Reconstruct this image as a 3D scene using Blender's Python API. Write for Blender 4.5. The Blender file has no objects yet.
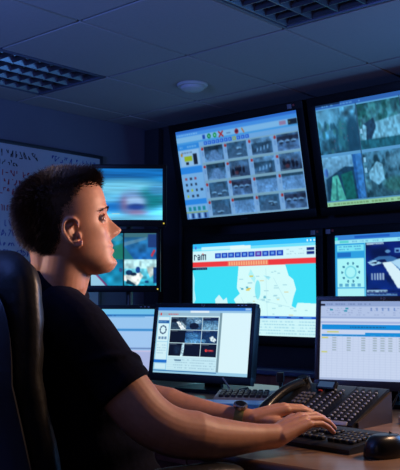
import bpy, bmesh, math, random
import numpy as np
from mathutils import Vector, Matrix, Euler

SC = bpy.context.scene
COL = SC.collection
PI = math.pi
rad = math.radians
random.seed(7)
RNG = np.random.default_rng(11)

# ------------------------------------------------------------------ room frame
YAW = rad(42)                       # the room is turned 42 degrees to the camera
RD = Vector((math.cos(YAW), -math.sin(YAW), 0))     # along the video wall, to the right
ND = Vector((math.sin(YAW), math.cos(YAW), 0))      # into the video wall
def RB(r, b, z=0.0):
    v = RD * r + ND * b
    return Vector((v.x, v.y, z))

# ------------------------------------------------------------------ materials
def srgb(c):
    out = []
    for v in c:
        v = v / 255.0
        out.append(v / 12.92 if v <= 0.04045 else ((v + 0.055) / 1.055) ** 2.4)
    return out

def mat(name, rgb, rough=0.5, metal=0.0, var=0.08, scale=40.0, bump=0.0, bscale=None, spec=0.5, sss=0.0, sheen=0.0, coat=0.0):
    """procedural principled material: base colour broken up by noise, optional noise bump"""
    m = bpy.data.materials.new(name); m.use_nodes = True
    nt = m.node_tree; N = nt.nodes; L = nt.links
    b = N['Principled BSDF']
    c = srgb(rgb)
    tc = N.new('ShaderNodeTexCoord')
    nz = N.new('ShaderNodeTexNoise'); nz.inputs['Scale'].default_value = scale; nz.inputs['Detail'].default_value = 4
    L.new(tc.outputs['Object'], nz.inputs['Vector'])
    rp = N.new('ShaderNodeValToRGB')
    rp.color_ramp.elements[0].position = 0.3; rp.color_ramp.elements[1].position = 0.7
    rp.color_ramp.elements[0].color = [v * (1 - var) for v in c] + [1]
    rp.color_ramp.elements[1].color = [min(1, v * (1 + var)) for v in c] + [1]
    L.new(nz.outputs['Fac'], rp.inputs['Fac']); L.new(rp.outputs['Color'], b.inputs['Base Color'])
    b.inputs['Roughness'].default_value = rough; b.inputs['Metallic'].default_value = metal
    b.inputs['Specular IOR Level'].default_value = spec
    if sss:
        b.inputs['Subsurface Weight'].default_value = sss
        b.inputs['Subsurface Radius'].default_value = (0.012, 0.005, 0.003)
        b.inputs['Subsurface Scale'].default_value = 1.0
    if sheen: b.inputs['Sheen Weight'].default_value = sheen
    if coat: b.inputs['Coat Weight'].default_value = coat
    if bump:
        n2 = N.new('ShaderNodeTexNoise'); n2.inputs['Scale'].default_value = bscale or scale; n2.inputs['Detail'].default_value = 6
        L.new(tc.outputs['Object'], n2.inputs['Vector'])
        bp = N.new('ShaderNodeBump'); bp.inputs['Strength'].default_value = bump; bp.inputs['Distance'].default_value = 0.01
        L.new(n2.outputs['Fac'], bp.inputs['Height']); L.new(bp.outputs['Normal'], b.inputs['Normal'])
    return m

def wood(name, c1, c2, rough=0.35, scale=3.0, axis=0):
    m = bpy.data.materials.new(name); m.use_nodes = True
    nt = m.node_tree; N = nt.nodes; L = nt.links; b = N['Principled BSDF']
    tc = N.new('ShaderNodeTexCoord'); mp = N.new('ShaderNodeMapping')
    sc = [14, 14, 14]; sc[axis] = 0.9
    mp.inputs['Scale'].default_value = sc
    nz = N.new('ShaderNodeTexNoise'); nz.inputs['Scale'].default_value = scale; nz.inputs['Detail'].default_value = 6; nz.inputs['Distortion'].default_value = 0.6
    rp = N.new('ShaderNodeValToRGB')
    rp.color_ramp.elements[0].position = 0.32; rp.color_ramp.elements[1].position = 0.7
    rp.color_ramp.elements[0].color = srgb(c1) + [1]; rp.color_ramp.elements[1].color = srgb(c2) + [1]
    L.new(tc.outputs['Object'], mp.inputs['Vector']); L.new(mp.outputs['Vector'], nz.inputs['Vector'])
    L.new(nz.outputs['Fac'], rp.inputs['Fac']); L.new(rp.outputs['Color'], b.inputs['Base Color'])
    b.inputs['Roughness'].default_value = rough
    return m

def emit(name, rgb, strength=1.0):
    m = bpy.data.materials.new(name); m.use_nodes = True
    b = m.node_tree.nodes['Principled BSDF']
    c = srgb(rgb) + [1]
    b.inputs['Base Color'].default_value = (0.01, 0.01, 0.01, 1)
    b.inputs['Emission Color'].default_value = c; b.inputs['Emission Strength'].default_value = strength
    return m

def screen_mat(name, strength):
    m = bpy.data.materials.new(name); m.use_nodes = True
    nt = m.node_tree; b = nt.nodes['Principled BSDF']
    at = nt.nodes.new('ShaderNodeAttribute'); at.attribute_name = 'picture'
    nt.links.new(at.outputs['Color'], b.inputs['Emission Color'])
    b.inputs['Emission Strength'].default_value = strength
    b.inputs['Base Color'].default_value = (0.004, 0.004, 0.005, 1)
    b.inputs['Roughness'].default_value = 0.35; b.inputs['Specular IOR Level'].default_value = 0.3
    return m

# ------------------------------------------------------------------ bmesh shapes
def merge(dst, src, M=None, free=True):
    if M is not None: bmesh.ops.transform(src, matrix=M, verts=src.verts)
    me = bpy.data.meshes.new('tmp'); src.to_mesh(me); dst.from_mesh(me); bpy.data.meshes.remove(me)
    if free: src.free()

def T(x=0, y=0, z=0, rx=0, ry=0, rz=0):
    return Matrix.Translation((x, y, z)) @ Euler((rx, ry, rz)).to_matrix().to_4x4()

def box(sx, sy, sz, bev=0.0, seg=2):
    bm = bmesh.new(); bmesh.ops.create_cube(bm, size=1.0)
    bmesh.ops.scale(bm, vec=(sx, sy, sz), verts=bm.verts)
    if bev: bmesh.ops.bevel(bm, geom=bm.edges[:], offset=bev, segments=seg, affect='EDGES', profile=0.6)
    return bm

def cyl(r, h, seg=24, r2=None, bev=0.0):
    bm = bmesh.new()
    bmesh.ops.create_cone(bm, cap_ends=True, segments=seg, radius1=r, radius2=r if r2 is None else r2, depth=h)
    if bev:
        es = [e for e in bm.edges if len(e.link_faces) == 2 and e.calc_face_angle(0) > 0.9]
        bmesh.ops.bevel(bm, geom=es, offset=bev, segments=2, affect='EDGES')
    return bm

def loft(rings, cap=True, close=True):
    """rings: list of lists of points (same count) -> closed skin"""
    bm = bmesh.new(); R = [[bm.verts.new(p) for p in r] for r in rings]; n = len(R[0])
    for a, b in zip(R[:-1], R[1:]):
        for i in range(n if close else n - 1):
            j = (i + 1) % n
            bm.faces.new((a[i], a[j], b[j], b[i]))
    if cap:
        for r, f in ((R[0], True), (R[-1], False)):
            bm.faces.new(list(reversed(r)) if f else r)
    bmesh.ops.recalc_face_normals(bm, faces=bm.faces)
    return bm

def tube(pts, radii, seg=12, round_ends=True, flat=1.0, up=None):
    """swept tube through pts, per-point radius, hemispherical ends; flat squashes along 'up'"""
    pts = [Vector(p) for p in pts]
    if not hasattr(radii, '__len__'): radii = [radii] * len(pts)
    d = [(pts[min(i + 1, len(pts) - 1)] - pts[max(i - 1, 0)]).normalized() for i in range(len(pts))]
    ref = Vector(up) if up else (Vector((0, 0, 1)) if abs(d[0].z) < 0.9 else Vector((1, 0, 0)))
    rings = []
    u = None
    def ring(c, r, u, v):
        return [c + u * (math.cos(2 * PI * k / seg) * r) + v * (math.sin(2 * PI * k / seg) * r * flat) for k in range(seg)]
    for i, (p, r) in enumerate(zip(pts, radii)):
        if u is None or up: u = d[i].cross(ref).normalized()
        else:
            u = (u - d[i] * u.dot(d[i])).normalized()
        v = u.cross(d[i]).normalized()
        if i == 0 and round_ends:
            for a in (80, 55, 28):
                rings.append(ring(p - d[i] * r * math.sin(rad(a)) * (flat if flat < 1 else 1), r * math.cos(rad(a)), u, v))
        rings.append(ring(p, r, u, v))
        if i == len(pts) - 1 and round_ends:
            for a in (28, 55, 80):
                rings.append(ring(p + d[i] * r * math.sin(rad(a)) * (flat if flat < 1 else 1), r * math.cos(rad(a)), u, v))
    return loft(rings)

def lathe(prof, seg=32):
    return loft([[Vector((r * math.cos(2 * PI * k / seg), r * math.sin(2 * PI * k / seg), z)) for k in range(seg)] for r, z in prof])

def prism(poly, z0, z1, bev=0.0):
    bm = bmesh.new()
    a = [bm.verts.new((x, y, z0)) for x, y in poly]; b = [bm.verts.new((x, y, z1)) for x, y in poly]
    n = len(poly)
    bm.faces.new(list(reversed(a))); bm.faces.new(b)
    for i in range(n):
        j = (i + 1) % n
        bm.faces.new((a[i], a[j], b[j], b[i]))
    bmesh.ops.recalc_face_normals(bm, faces=bm.faces)
    if bev:
        es = [e for e in bm.edges if abs(e.verts[0].co.z - e.verts[1].co.z) < 1e-6]
        bmesh.ops.bevel(bm, geom=es, offset=bev, segments=2, affect='EDGES')
    return bm

def rrect(w, h, r, n=5):
    pts = []
    for cx, cy, a0 in ((w/2-r, h/2-r, 0), (-w/2+r, h/2-r, 90), (-w/2+r, -h/2+r, 180), (w/2-r, -h/2+r, 270)):
        for k in range(n + 1):
            a = rad(a0 + 90 * k / n); pts.append((cx + r * math.cos(a), cy + r * math.sin(a)))
    return pts

class MB:
    def __init__(s): s.bm = bmesh.new()
    def add(s, bm, M=None): merge(s.bm, bm, M); return s
    def box(s, sx, sy, sz, x=0, y=0, z=0, bev=0, rx=0, ry=0, rz=0): return s.add(box(sx, sy, sz, bev), T(x, y, z, rx, ry, rz))
    def cyl(s, r, h, x=0, y=0, z=0, rx=0, ry=0, rz=0, seg=24, r2=None, bev=0): return s.add(cyl(r, h, seg, r2, bev), T(x, y, z, rx, ry, rz))
    def tube(s, pts, r, **k): return s.add(tube(pts, r, **k))
    def build(s, name, m, parent=None, M=None, sharp=38):
        return obj(name, s.bm, m, parent, M, sharp)

def obj(name, bm, m, parent=None, M=None, sharp=38):
    if M is not None: bmesh.ops.transform(bm, matrix=M, verts=bm.verts)
    me = bpy.data.meshes.new(name)
    ca = math.cos(rad(sharp))
    bm.normal_update()
    for f in bm.faces: f.smooth = True
    for e in bm.edges:
        if len(e.link_faces) == 2 and e.link_faces[0].normal.dot(e.link_faces[1].normal) < ca: e.smooth = False
    bm.to_mesh(me); bm.free()
    o = bpy.data.objects.new(name, me)
    if m: me.materials.append(m)
    COL.objects.link(o)
    if parent: o.parent = parent
    return o

def thing(name, label, cat, loc=(0, 0, 0), rz=0.0, group=None):
    o = bpy.data.objects.new(name, None); COL.objects.link(o)
    o.empty_display_size = 0.05
    o.location = loc; o.rotation_euler = (0, 0, rz)
    return tag(o, label, cat, group)

def tag(o, label, cat, group=None):
    o['label'] = label; o['category'] = cat
    if group: o['group'] = group
    return o

def struct(name, bm, m):
    o = obj(name, bm, m); o['kind'] = 'structure'; return o

def dup(o, parent, loc=None):
    c = o.copy(); COL.objects.link(c); c.parent = parent
    if loc is not None: c.location = loc
    return c
# ================================================================== ROOM SHELL
H_CEIL = 2.30
R0, R1, B0, B1 = -4.2, 2.4, -2.4, 4.12
ROT = Matrix.Rotation(-YAW, 4, 'Z')       # room coordinates (r, b, z) -> world

M_wall = mat('wall_paint', (96, 100, 116), 0.85, var=0.03, scale=6)
M_walldark = mat('wall_panel_dark', (36, 37, 44), 0.8, var=0.05, scale=8)
M_ceil = mat('ceiling_tile', (150, 148, 150), 0.95, var=0.03, scale=60, bump=0.05, bscale=220)
M_groove = mat('ceiling_grid', (22, 22, 26), 0.95)
M_floor = mat('carpet', (40, 42, 50), 1.0, var=0.2, scale=180, bump=0.3, bscale=300)
M_trim = mat('trim_grey', (70, 72, 80), 0.6)
M_alu = mat('brushed_aluminium', (150, 155, 165), 0.28, 0.9, var=0.05)
M_louvre = mat('louvre_aluminium', (120, 122, 134), 0.3, 0.9, var=0.05)
M_pan = mat('fixture_pan', (92, 98, 118), 0.45, 0.4)
M_white = mat('white_plastic', (205, 205, 205), 0.5, var=0.02)

struct('floor', box(R1 - R0, B1 - B0, 0.05), M_floor).matrix_world = ROT @ T((R0 + R1) / 2, (B0 + B1) / 2, -0.025)
for nm, sx, sy, r, b, m in (('wall_back', R1 - R0 + 0.2, 0.1, (R0 + R1) / 2, B1 + 0.05, M_walldark),
                            ('wall_left', 0.1, B1 - B0, R0 - 0.05, (B0 + B1) / 2, M_wall),
                            ('wall_right', 0.1, B1 - B0, R1 + 0.05, (B0 + B1) / 2, M_wall),
                            ('wall_front', R1 - R0 + 0.2, 0.1, (R0 + R1) / 2, B0 - 0.05, M_wall)):
    struct(nm, box(sx, sy, H_CEIL + 0.1), m).matrix_world = ROT @ T(r, b, H_CEIL / 2)
for nm, sx, sy, r, b in (('baseboard_back', R1 - R0, 0.015, (R0 + R1) / 2, B1 - 0.0075), ('baseboard_left', 0.015, B1 - B0 - 0.03, R0 + 0.0075, (B0 + B1) / 2)):
    struct(nm, box(sx, sy, 0.1, 0.004), M_trim).matrix_world = ROT @ T(r, b, 0.05)
# boxed-in corner column with a vertical joint
struct('trim_1', box(0.14, 0.05, H_CEIL - 0.02, 0.004), M_walldark).matrix_world = ROT @ T(R0 + 0.075, B1 - 0.027, H_CEIL / 2)
struct('trim_2', box(0.02, 0.02, H_CEIL - 0.02, 0.004), M_trim).matrix_world = ROT @ T(R0 + 0.33, B1 - 0.012, H_CEIL / 2)

# ceiling: tiles with open grooves over a dark grid plane; two tiles are left out for the light fixtures
rl = [R0] + [-3.96 + 0.6 * k for k in range(11)]
rl = [v for v in rl if v < R1 - 0.05] + [R1]
bl = [B0, -1.92, -1.23, -0.53, 0.17, 0.88, 1.58, 2.28, 2.97, 3.70, B1]
holes = {}
cb = bmesh.new(); G = 0.015
for i in range(len(rl) - 1):
    for j in range(len(bl) - 1):
        c = ((rl[i] + rl[i + 1]) / 2, (bl[j] + bl[j + 1]) / 2)
        sx, sy = rl[i + 1] - rl[i] - G, bl[j + 1] - bl[j] - G
        if (abs(c[0] + 3.66) < 0.1 or abs(c[0] + 1.86) < 0.1) and abs(c[1] - 2.625) < 0.1:
            holes[round(c[0], 2)] = (c, sx, sy); continue
        if sx < 0.02 or sy < 0.02: continue
        merge(cb, box(sx, sy, 0.014, 0.002, 1), T(c[0], c[1], H_CEIL + 0.007))
struct('ceiling', cb, M_ceil).matrix_world = ROT
gb = bmesh.new()
merge(gb, box(R1 - R0 + 0.2, B1 - B0 + 0.2, 0.02), T((R0 + R1) / 2, (B0 + B1) / 2, H_CEIL + 0.14))
for v in rl[1:-1]: merge(gb, box(0.016, B1 - B0, 0.02), T(v, (B0 + B1) / 2, H_CEIL + 0.026))
for v in bl[1:-1]: merge(gb, box(R1 - R0, 0.016, 0.02), T((R0 + R1) / 2, v, H_CEIL + 0.0265))
struct('trim_3', gb, M_groove).matrix_world = ROT

def fixture(c, sx, sy, label):
    p = RB(c[0], c[1], H_CEIL)
    t = thing('ceiling_light', label, 'ceiling light', p, -YAW, 'unlit louvred ceiling lights')
    f = MB()
    for s in (-1, 1):
        f.box(0.014, sy - 0.004, 0.016, s * (sx / 2 - 0.009), 0, 0.006, bev=0.002)
        f.box(sx - 0.034, 0.014, 0.016, 0, s * (sy / 2 - 0.009), 0.006, bev=0.002)
    f.build('frame', M_pan, t)
    pan = MB().box(sx - 0.03, sy - 0.03, 0.006, 0, 0, 0.105)
    for s in (-1, 1):
        pan.box(0.006, sy - 0.03, 0.09, s * (sx / 2 - 0.018), 0, 0.06); pan.box(sx - 0.03, 0.006, 0.09, 0, s * (sy / 2 - 0.018), 0.06)
    pan.build('reflector', M_pan, t)
    lv = MB(); n = 4
    w = sx - 0.05; h = sy - 0.05
    def vblade(length):      # parabolic blade: V section, wide at the top
        pr = [(-0.003, 0), (0.003, 0), (0.008, 0.012), (0.02, 0.045), (-0.02, 0.045), (-0.008, 0.012)]
        return loft([[Vector((x, y, z)) for x, z in pr] for y in (-length / 2, length / 2)])
    for k in range(n + 1): lv.add(vblade(h), T(-w / 2 + w * k / n, 0, 0.002))
    for k in range(9):
        lv.add(box(w, 0.004, 0.03), T(0, -h / 2 + h * k / 8, 0.02))
    lv.build('louvre', M_louvre, t)
    for k in range(n):
        MB().tube([(-w / 2 + w * (k + 0.5) / n, -h / 2 + 0.02, 0.075), (-w / 2 + w * (k + 0.5) / n, h / 2 - 0.02, 0.075)], 0.011, seg=10).build('lamp_tube', M_white, t)
    return t
for k, lab in ((-3.66, 'louvred ceiling light panel at the left, over the whiteboard side'), (-1.86, 'louvred ceiling light panel at top right, above the big screens')):
    c, sx, sy = holes[k]; fixture(c, sx, sy, lab)

# round detector on the ceiling
M_det = mat('detector_plastic', (185, 185, 188), 0.6, var=0.02)
t = thing('smoke_detector', 'round white ceiling detector between the two light panels', 'smoke detector', RB(-3.11, 3.39, H_CEIL), -YAW)
obj('mounting_base', lathe([(0.02, 0.0), (0.086, 0.0), (0.088, -0.006), (0.082, -0.014), (0.02, -0.014)]), M_det, t)
obj('sensor_dome', lathe([(0.03, -0.013), (0.066, -0.013), (0.064, -0.028), (0.05, -0.036), (0.002, -0.038)]), M_det, t)

# ------------------------------------------------------------------ whiteboard on the left wall
M_board = mat('whiteboard_enamel', (170, 176, 190), 0.3, var=0.02)
M_frame = mat('board_frame', (60, 64, 74), 0.4, 0.5)
M_ink_blue = mat('marker_blue', (48, 64, 150), 0.6)
M_ink_red = mat('marker_red', (160, 52, 76), 0.6)
M_ink_black = mat('marker_black', (40, 44, 60), 0.6)
WB_w, WB_h = 1.9, 1.08
# local: x along the board (towards the corner = +b), -y out into the room, z up ; placed at its bottom centre
wb = thing('whiteboard', 'wall whiteboard covered in blue and red marker notes behind the man', 'whiteboard',
           RB(R0 + 0.004, 3.66 - WB_w / 2, 2.05 - WB_h), -YAW + PI / 2)
board = MB().box(WB_w - 0.02, 0.014, WB_h - 0.02, 0, -0.009, WB_h / 2).bm
f = MB()
for s in (-1, 1): f.box(0.022, 0.024, WB_h, s * (WB_w / 2 - 0.011), -0.012, WB_h / 2, bev=0.003)
for z in (0.011, WB_h - 0.011): f.box(WB_w, 0.024, 0.022, 0, -0.012, z, bev=0.003)
f.build('frame', M_frame, wb)
MB().box(0.9, 0.05, 0.012, 0, -0.045, 0.01, bev=0.003).build('pen_tray', M_alu, wb)
def scribble(lines, name, m, seed):
    """hand-written looking strokes: list of (x, z, length, height)"""
    rg = random.Random(seed); bm = board; y = -0.0168
    def stroke(p, q, w=0.006):
        d = Vector((q[0] - p[0], 0, q[1] - p[1])); n = Vector((-d.z, 0, d.x)).normalized() * w / 2
        a = Vector((p[0], y, p[1])); b = Vector((q[0], y, q[1]))
        bm.faces.new([bm.verts.new(v) for v in (a - n, b - n, b + n, a + n)]).material_index = m
    for x, z, ln, h in lines:
        cx = x
        while cx < x + ln:
            w = h * rg.uniform(0.45, 0.7)
            if rg.random() < 0.16: cx += w * 0.8; continue
            pts = [(cx + w * rg.choice((0, 0.1, 0.5, 0.9)), z + h * rg.choice((0, 0.5, 1))) for _ in range(rg.choice((3, 4, 4)))]
            for p, q in zip(pts[:-1], pts[1:]):
                if (p[0] - q[0]) ** 2 + (p[1] - q[1]) ** 2 > 1e-6: stroke(p, q)
            cx += w * 1.25
zt = WB_h
scribble([(0.53, zt - 0.085, 0.38, 0.034), (0.53, zt - 0.137, 0.37, 0.034), (0.64, zt - 0.19, 0.26, 0.034), (0.60, zt - 0.25, 0.30, 0.034), (0.53, zt - 0.32, 0.34, 0.034)], 'blue', 1, 3)
scribble([(-0.1, zt - 0.1, 0.52, 0.042), (-0.1, zt - 0.15, 0.37, 0.03)], 'black', 3, 5)
scribble([(0.16, zt - 0.215, 0.26, 0.034), (0.0, zt - 0.27, 0.5, 0.034), (0.1, zt - 0.325, 0.22, 0.034), (0.0, zt - 0.43, 0.4, 0.034)], 'red', 2, 8)
scribble([(0.02, zt - 0.52 - 0.06 * k, 0.34, 0.036) for k in range(6)], 'lower', 1, 9)
board = obj('board', board, M_board, wb)
for m in (M_ink_blue, M_ink_red, M_ink_black): board.data.materials.append(m)

# ------------------------------------------------------------------ credenza along the video wall
M_wood_dark = wood('cabinet_veneer', (120, 62, 50), (146, 80, 64), 0.5, axis=2)
M_top = mat('counter_laminate', (84, 96, 130), 0.45, var=0.03)
M_black = mat('black_plastic', (16, 17, 20), 0.42, var=0.06, scale=90)
M_satin = mat('dark_grey_plastic', (38, 40, 46), 0.4)
CB = 3.86; CT = 0.68
tag(struct('worktop', box(4.6, 0.25, 0.025, 0.004), M_top), 'long grey counter top below the big screens', 'counter')
o = bpy.data.objects['worktop']; del o['kind']; o.matrix_world = ROT @ T(-1.75, CB + 0.125, CT - 0.0125)
labs = ['low brown cabinet under the counter at its left end near the corner', 'brown cabinet under the counter behind the middle desk screen',
        'brown cabinet under the counter, seen between the two desk screens', 'brown cabinet under the counter behind the right desk screen', 'brown cabinet under the counter at its right end']
for k in range(5):
    t = thing('cabinet', labs[k], 'cabinet', RB(-1.75 - 2.3 + 0.46 + 0.92 * k, CB + 0.13, 0.0), -YAW, 'brown cabinets under the counter')
    MB().box(0.914, 0.22, CT - 0.032 - 0.06, 0, 0, 0.06 + (CT - 0.092) / 2).box(0.88, 0.18, 0.06, 0, 0.01, 0.03).build('body', M_wood_dark, t)
    for s in (-1, 1):
        d = MB().box(0.448, 0.018, 0.58, s * 0.228, -0.12, 0.35, bev=0.002).build('door', M_wood_dark, t)
        MB().tube([(s * 0.03, -0.128, 0.48), (s * 0.03, -0.145, 0.48), (s * 0.03, -0.145, 0.58), (s * 0.03, -0.128, 0.58)], 0.005, seg=8).build('handle', M_alu, d)
# ================================================================== SCREEN PICTURES (painted into the colour attribute of each screen's mesh)
def vnoise(h, w, cells, rng):
    cy, cx = cells
    g = rng.random((cy + 2, cx + 2))
    y = np.linspace(0, cy, h); x = np.linspace(0, cx, w)
    yi = np.minimum(y.astype(int), cy); xi = np.minimum(x.astype(int), cx)
    fy = (y - yi)[:, None]; fx = (x - xi)[None, :]
    fy = fy * fy * (3 - 2 * fy); fx = fx * fx * (3 - 2 * fx)
    a = g[yi][:, xi]; b = g[yi][:, xi + 1]; c = g[yi + 1][:, xi]; d = g[yi + 1][:, xi + 1]
    return (a * (1 - fx) + b * fx) * (1 - fy) + (c * (1 - fx) + d * fx) * fy

class Canvas:
    """u right 0..1, v down 0..1, colours 0..255"""
    def __init__(s, w, h, bg=(0, 0, 0)):
        s.w, s.h = w, h; s.a = np.zeros((h, w, 3)); s.a[:] = bg
        s.Y, s.X = np.mgrid[0:h, 0:w]; s.U = (s.X + 0.5) / w; s.V = (s.Y + 0.5) / h
    def put(s, m, c, al=1.0):
        m = np.clip(m, 0, 1)[..., None] * al; s.a = s.a * (1 - m) + np.asarray(c, float) * m
    def rect(s, u0, v0, u1, v1, c, al=1.0):
        mx = np.clip(np.minimum(s.X + 1, u1 * s.w) - np.maximum(s.X, u0 * s.w), 0, 1)
        my = np.clip(np.minimum(s.Y + 1, v1 * s.h) - np.maximum(s.Y, v0 * s.h), 0, 1)
        s.put(mx * my, c, al)
    def ell(s, u, v, ru, rv, c, al=1.0, soft=0.15):
        d = np.sqrt(((s.U - u) / ru) ** 2 + ((s.V - v) / rv) ** 2); s.put((1 - d) / soft + 0.5, c, al)
    def poly(s, pts, c, al=1.0):
        m = np.zeros((s.h, s.w)); 
        for oy in (0.25, 0.75):
            for ox in (0.25, 0.75):
                x = (s.X + ox) / s.w; y = (s.Y + oy) / s.h; ins = np.zeros(m.shape, bool)
                for (x0, y0), (x1, y1) in zip(pts, pts[1:] + pts[:1]):
                    if y0 == y1: continue
                    ins ^= ((y0 > y) != (y1 > y)) & (x < (x1 - x0) * (y - y0) / (y1 - y0) + x0)
                m += ins / 4.0
        s.put(m, c, al)
    def line(s, u0, v0, u1, v1, c, wpx=1.0, al=1.0):
        x0, y0, x1, y1 = u0 * s.w, v0 * s.h, u1 * s.w, v1 * s.h
        dx, dy = x1 - x0, y1 - y0; L2 = dx * dx + dy * dy + 1e-9
        t = np.clip(((s.X + .5 - x0) * dx + (s.Y + .5 - y0) * dy) / L2, 0, 1)
        d = np.hypot(s.X + .5 - x0 - t * dx, s.Y + .5 - y0 - t * dy); s.put(wpx / 2 + 0.5 - d, c, al)
    def blit(s, b, u0, v0, u1, v1):
        x0, y0 = int(round(u0 * s.w)), int(round(v0 * s.h)); x1, y1 = int(round(u1 * s.w)), int(round(v1 * s.h))
        yi = np.minimum(((np.arange(y1 - y0) + .5) / (y1 - y0) * b.h).astype(int), b.h - 1)
        xi = np.minimum(((np.arange(x1 - x0) + .5) / (x1 - x0) * b.w).astype(int), b.w - 1)
        s.a[y0:y1, x0:x1] = b.a[yi][:, xi]
    def grad(s, c0, c1):
        t = s.V[..., None]; s.a = np.asarray(c0, float) * (1 - t) + np.asarray(c1, float) * t
    def noise(s, cells, amp, rng, mask=None):
        n = (vnoise(s.h, s.w, cells, rng) - 0.5)[..., None] * 2
        if mask is not None: n = n * mask[..., None]
        s.a = s.a * (1 + n * amp)
    def blur(s, n=1):
        for _ in range(n):
            p = np.pad(s.a, ((1, 1), (1, 1), (0, 0)), 'edge')
            s.a = (p[:-2, 1:-1] + p[2:, 1:-1] + p[1:-1, :-2] + p[1:-1, 2:] + 2 * p[1:-1, 1:-1]) / 6
    def hblur(s, n):
        for _ in range(n):
            p = np.pad(s.a, ((0, 0), (1, 1), (0, 0)), 'edge'); s.a = (p[:, :-2] + p[:, 2:] + 2 * p[:, 1:-1]) / 4

def textlines(c, u0, v0, u1, v1, n, col, rng, al=0.6, fill=0.75):
    """rows of tiny unreadable print"""
    for k in range(n):
        v = v0 + (v1 - v0) * (k + 0.5) / n; u = u0; hh = (v1 - v0) / n * 0.22
        while u < u1 - 0.004:
            w = rng.uniform(0.006, 0.022)
            if rng.random() < fill: c.rect(u, v - hh, min(u + w, u1), v + hh, col, al)
            u += w + 0.005

def street(seed, kind):
    """one small camera picture"""
    rng = np.random.default_rng(seed); c = Canvas(44, 32)
    if kind == 0:    # yard with pale ground
        c.grad((60, 82, 100), (150, 168, 188)); c.rect(0, 0, 1, 0.3, (48, 70, 82)); c.noise((5, 7), 0.35, rng)
        c.poly([(0.1, 1), (0.4, 0.3), (0.62, 0.3), (1, 1)], (150, 160, 185), 0.8)
    elif kind == 1:  # road with cars
        c.grad((70, 96, 112), (110, 132, 150)); c.noise((4, 6), 0.3, rng)
        c.poly([(0, 1), (0.35, 0.28), (0.65, 0.28), (1, 0.75), (1, 1)], (92, 108, 124))
        for k in range(3):
            u, v = rng.uniform(.2, .8), rng.uniform(.4, .8); c.ell(u, v, .12, .08, (200, 210, 220), .9); c.ell(u, v + .06, .12, .04, (30, 40, 50), .8)
    elif kind == 2:  # dark interior with people
        c.grad((120, 140, 160), (60, 66, 84)); c.noise((4, 5), 0.3, rng)
        for k in range(6):
            u = rng.uniform(.1, .9); c.ell(u, rng.uniform(.5, .7), .07, .2, (20, 22, 34), .9); c.ell(u, .4, .04, .06, (130, 100, 100), .7)
        c.ell(.35, .75, .1, .12, (150, 60, 60), .7)
    elif kind == 3:  # pale floor
        c.grad((130, 150, 175), (168, 182, 205)); c.noise((6, 4), 0.15, rng); c.rect(0, 0, 1, .18, (60, 84, 92))
        c.line(.3, .2, .1, 1, (110, 130, 150), 1.2); c.line(.6, .2, .9, 1, (120, 140, 160), 1.2)
    elif kind == 4:  # car park with row of white marks
        c.grad((54, 80, 92), (88, 106, 124)); c.rect(0, 0, 1, .3, (140, 160, 176)); c.noise((4, 5), 0.35, rng)
        for k in range(4): c.poly([(.2 + .17 * k, .85 - .05 * k), (.27 + .17 * k, .6 - .05 * k), (.31 + .17 * k, .6 - .05 * k), (.28 + .17 * k, .85 - .05 * k)], (195, 205, 220))
    else:            # street with parked cars
        c.grad((86, 104, 124), (116, 126, 150)); c.rect(0, .12, 1, .42, (58, 56, 72)); c.noise((5, 6), 0.35, rng)
        for k in range(3): c.ell(.2 + .28 * k, .45, .12, .1, (190, 198, 212), .9); c.ell(.2 + .28 * k, .52, .1, .04, (26, 30, 44), .9)
    c.noise((16, 22), 0.16, rng); c.blur(1); c.a = c.a * np.array([.78, .92, 1.0])
    c.rect(0.02, 0.93, 0.5, 0.98, (200, 210, 220), 0.5)
    return c

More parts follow.
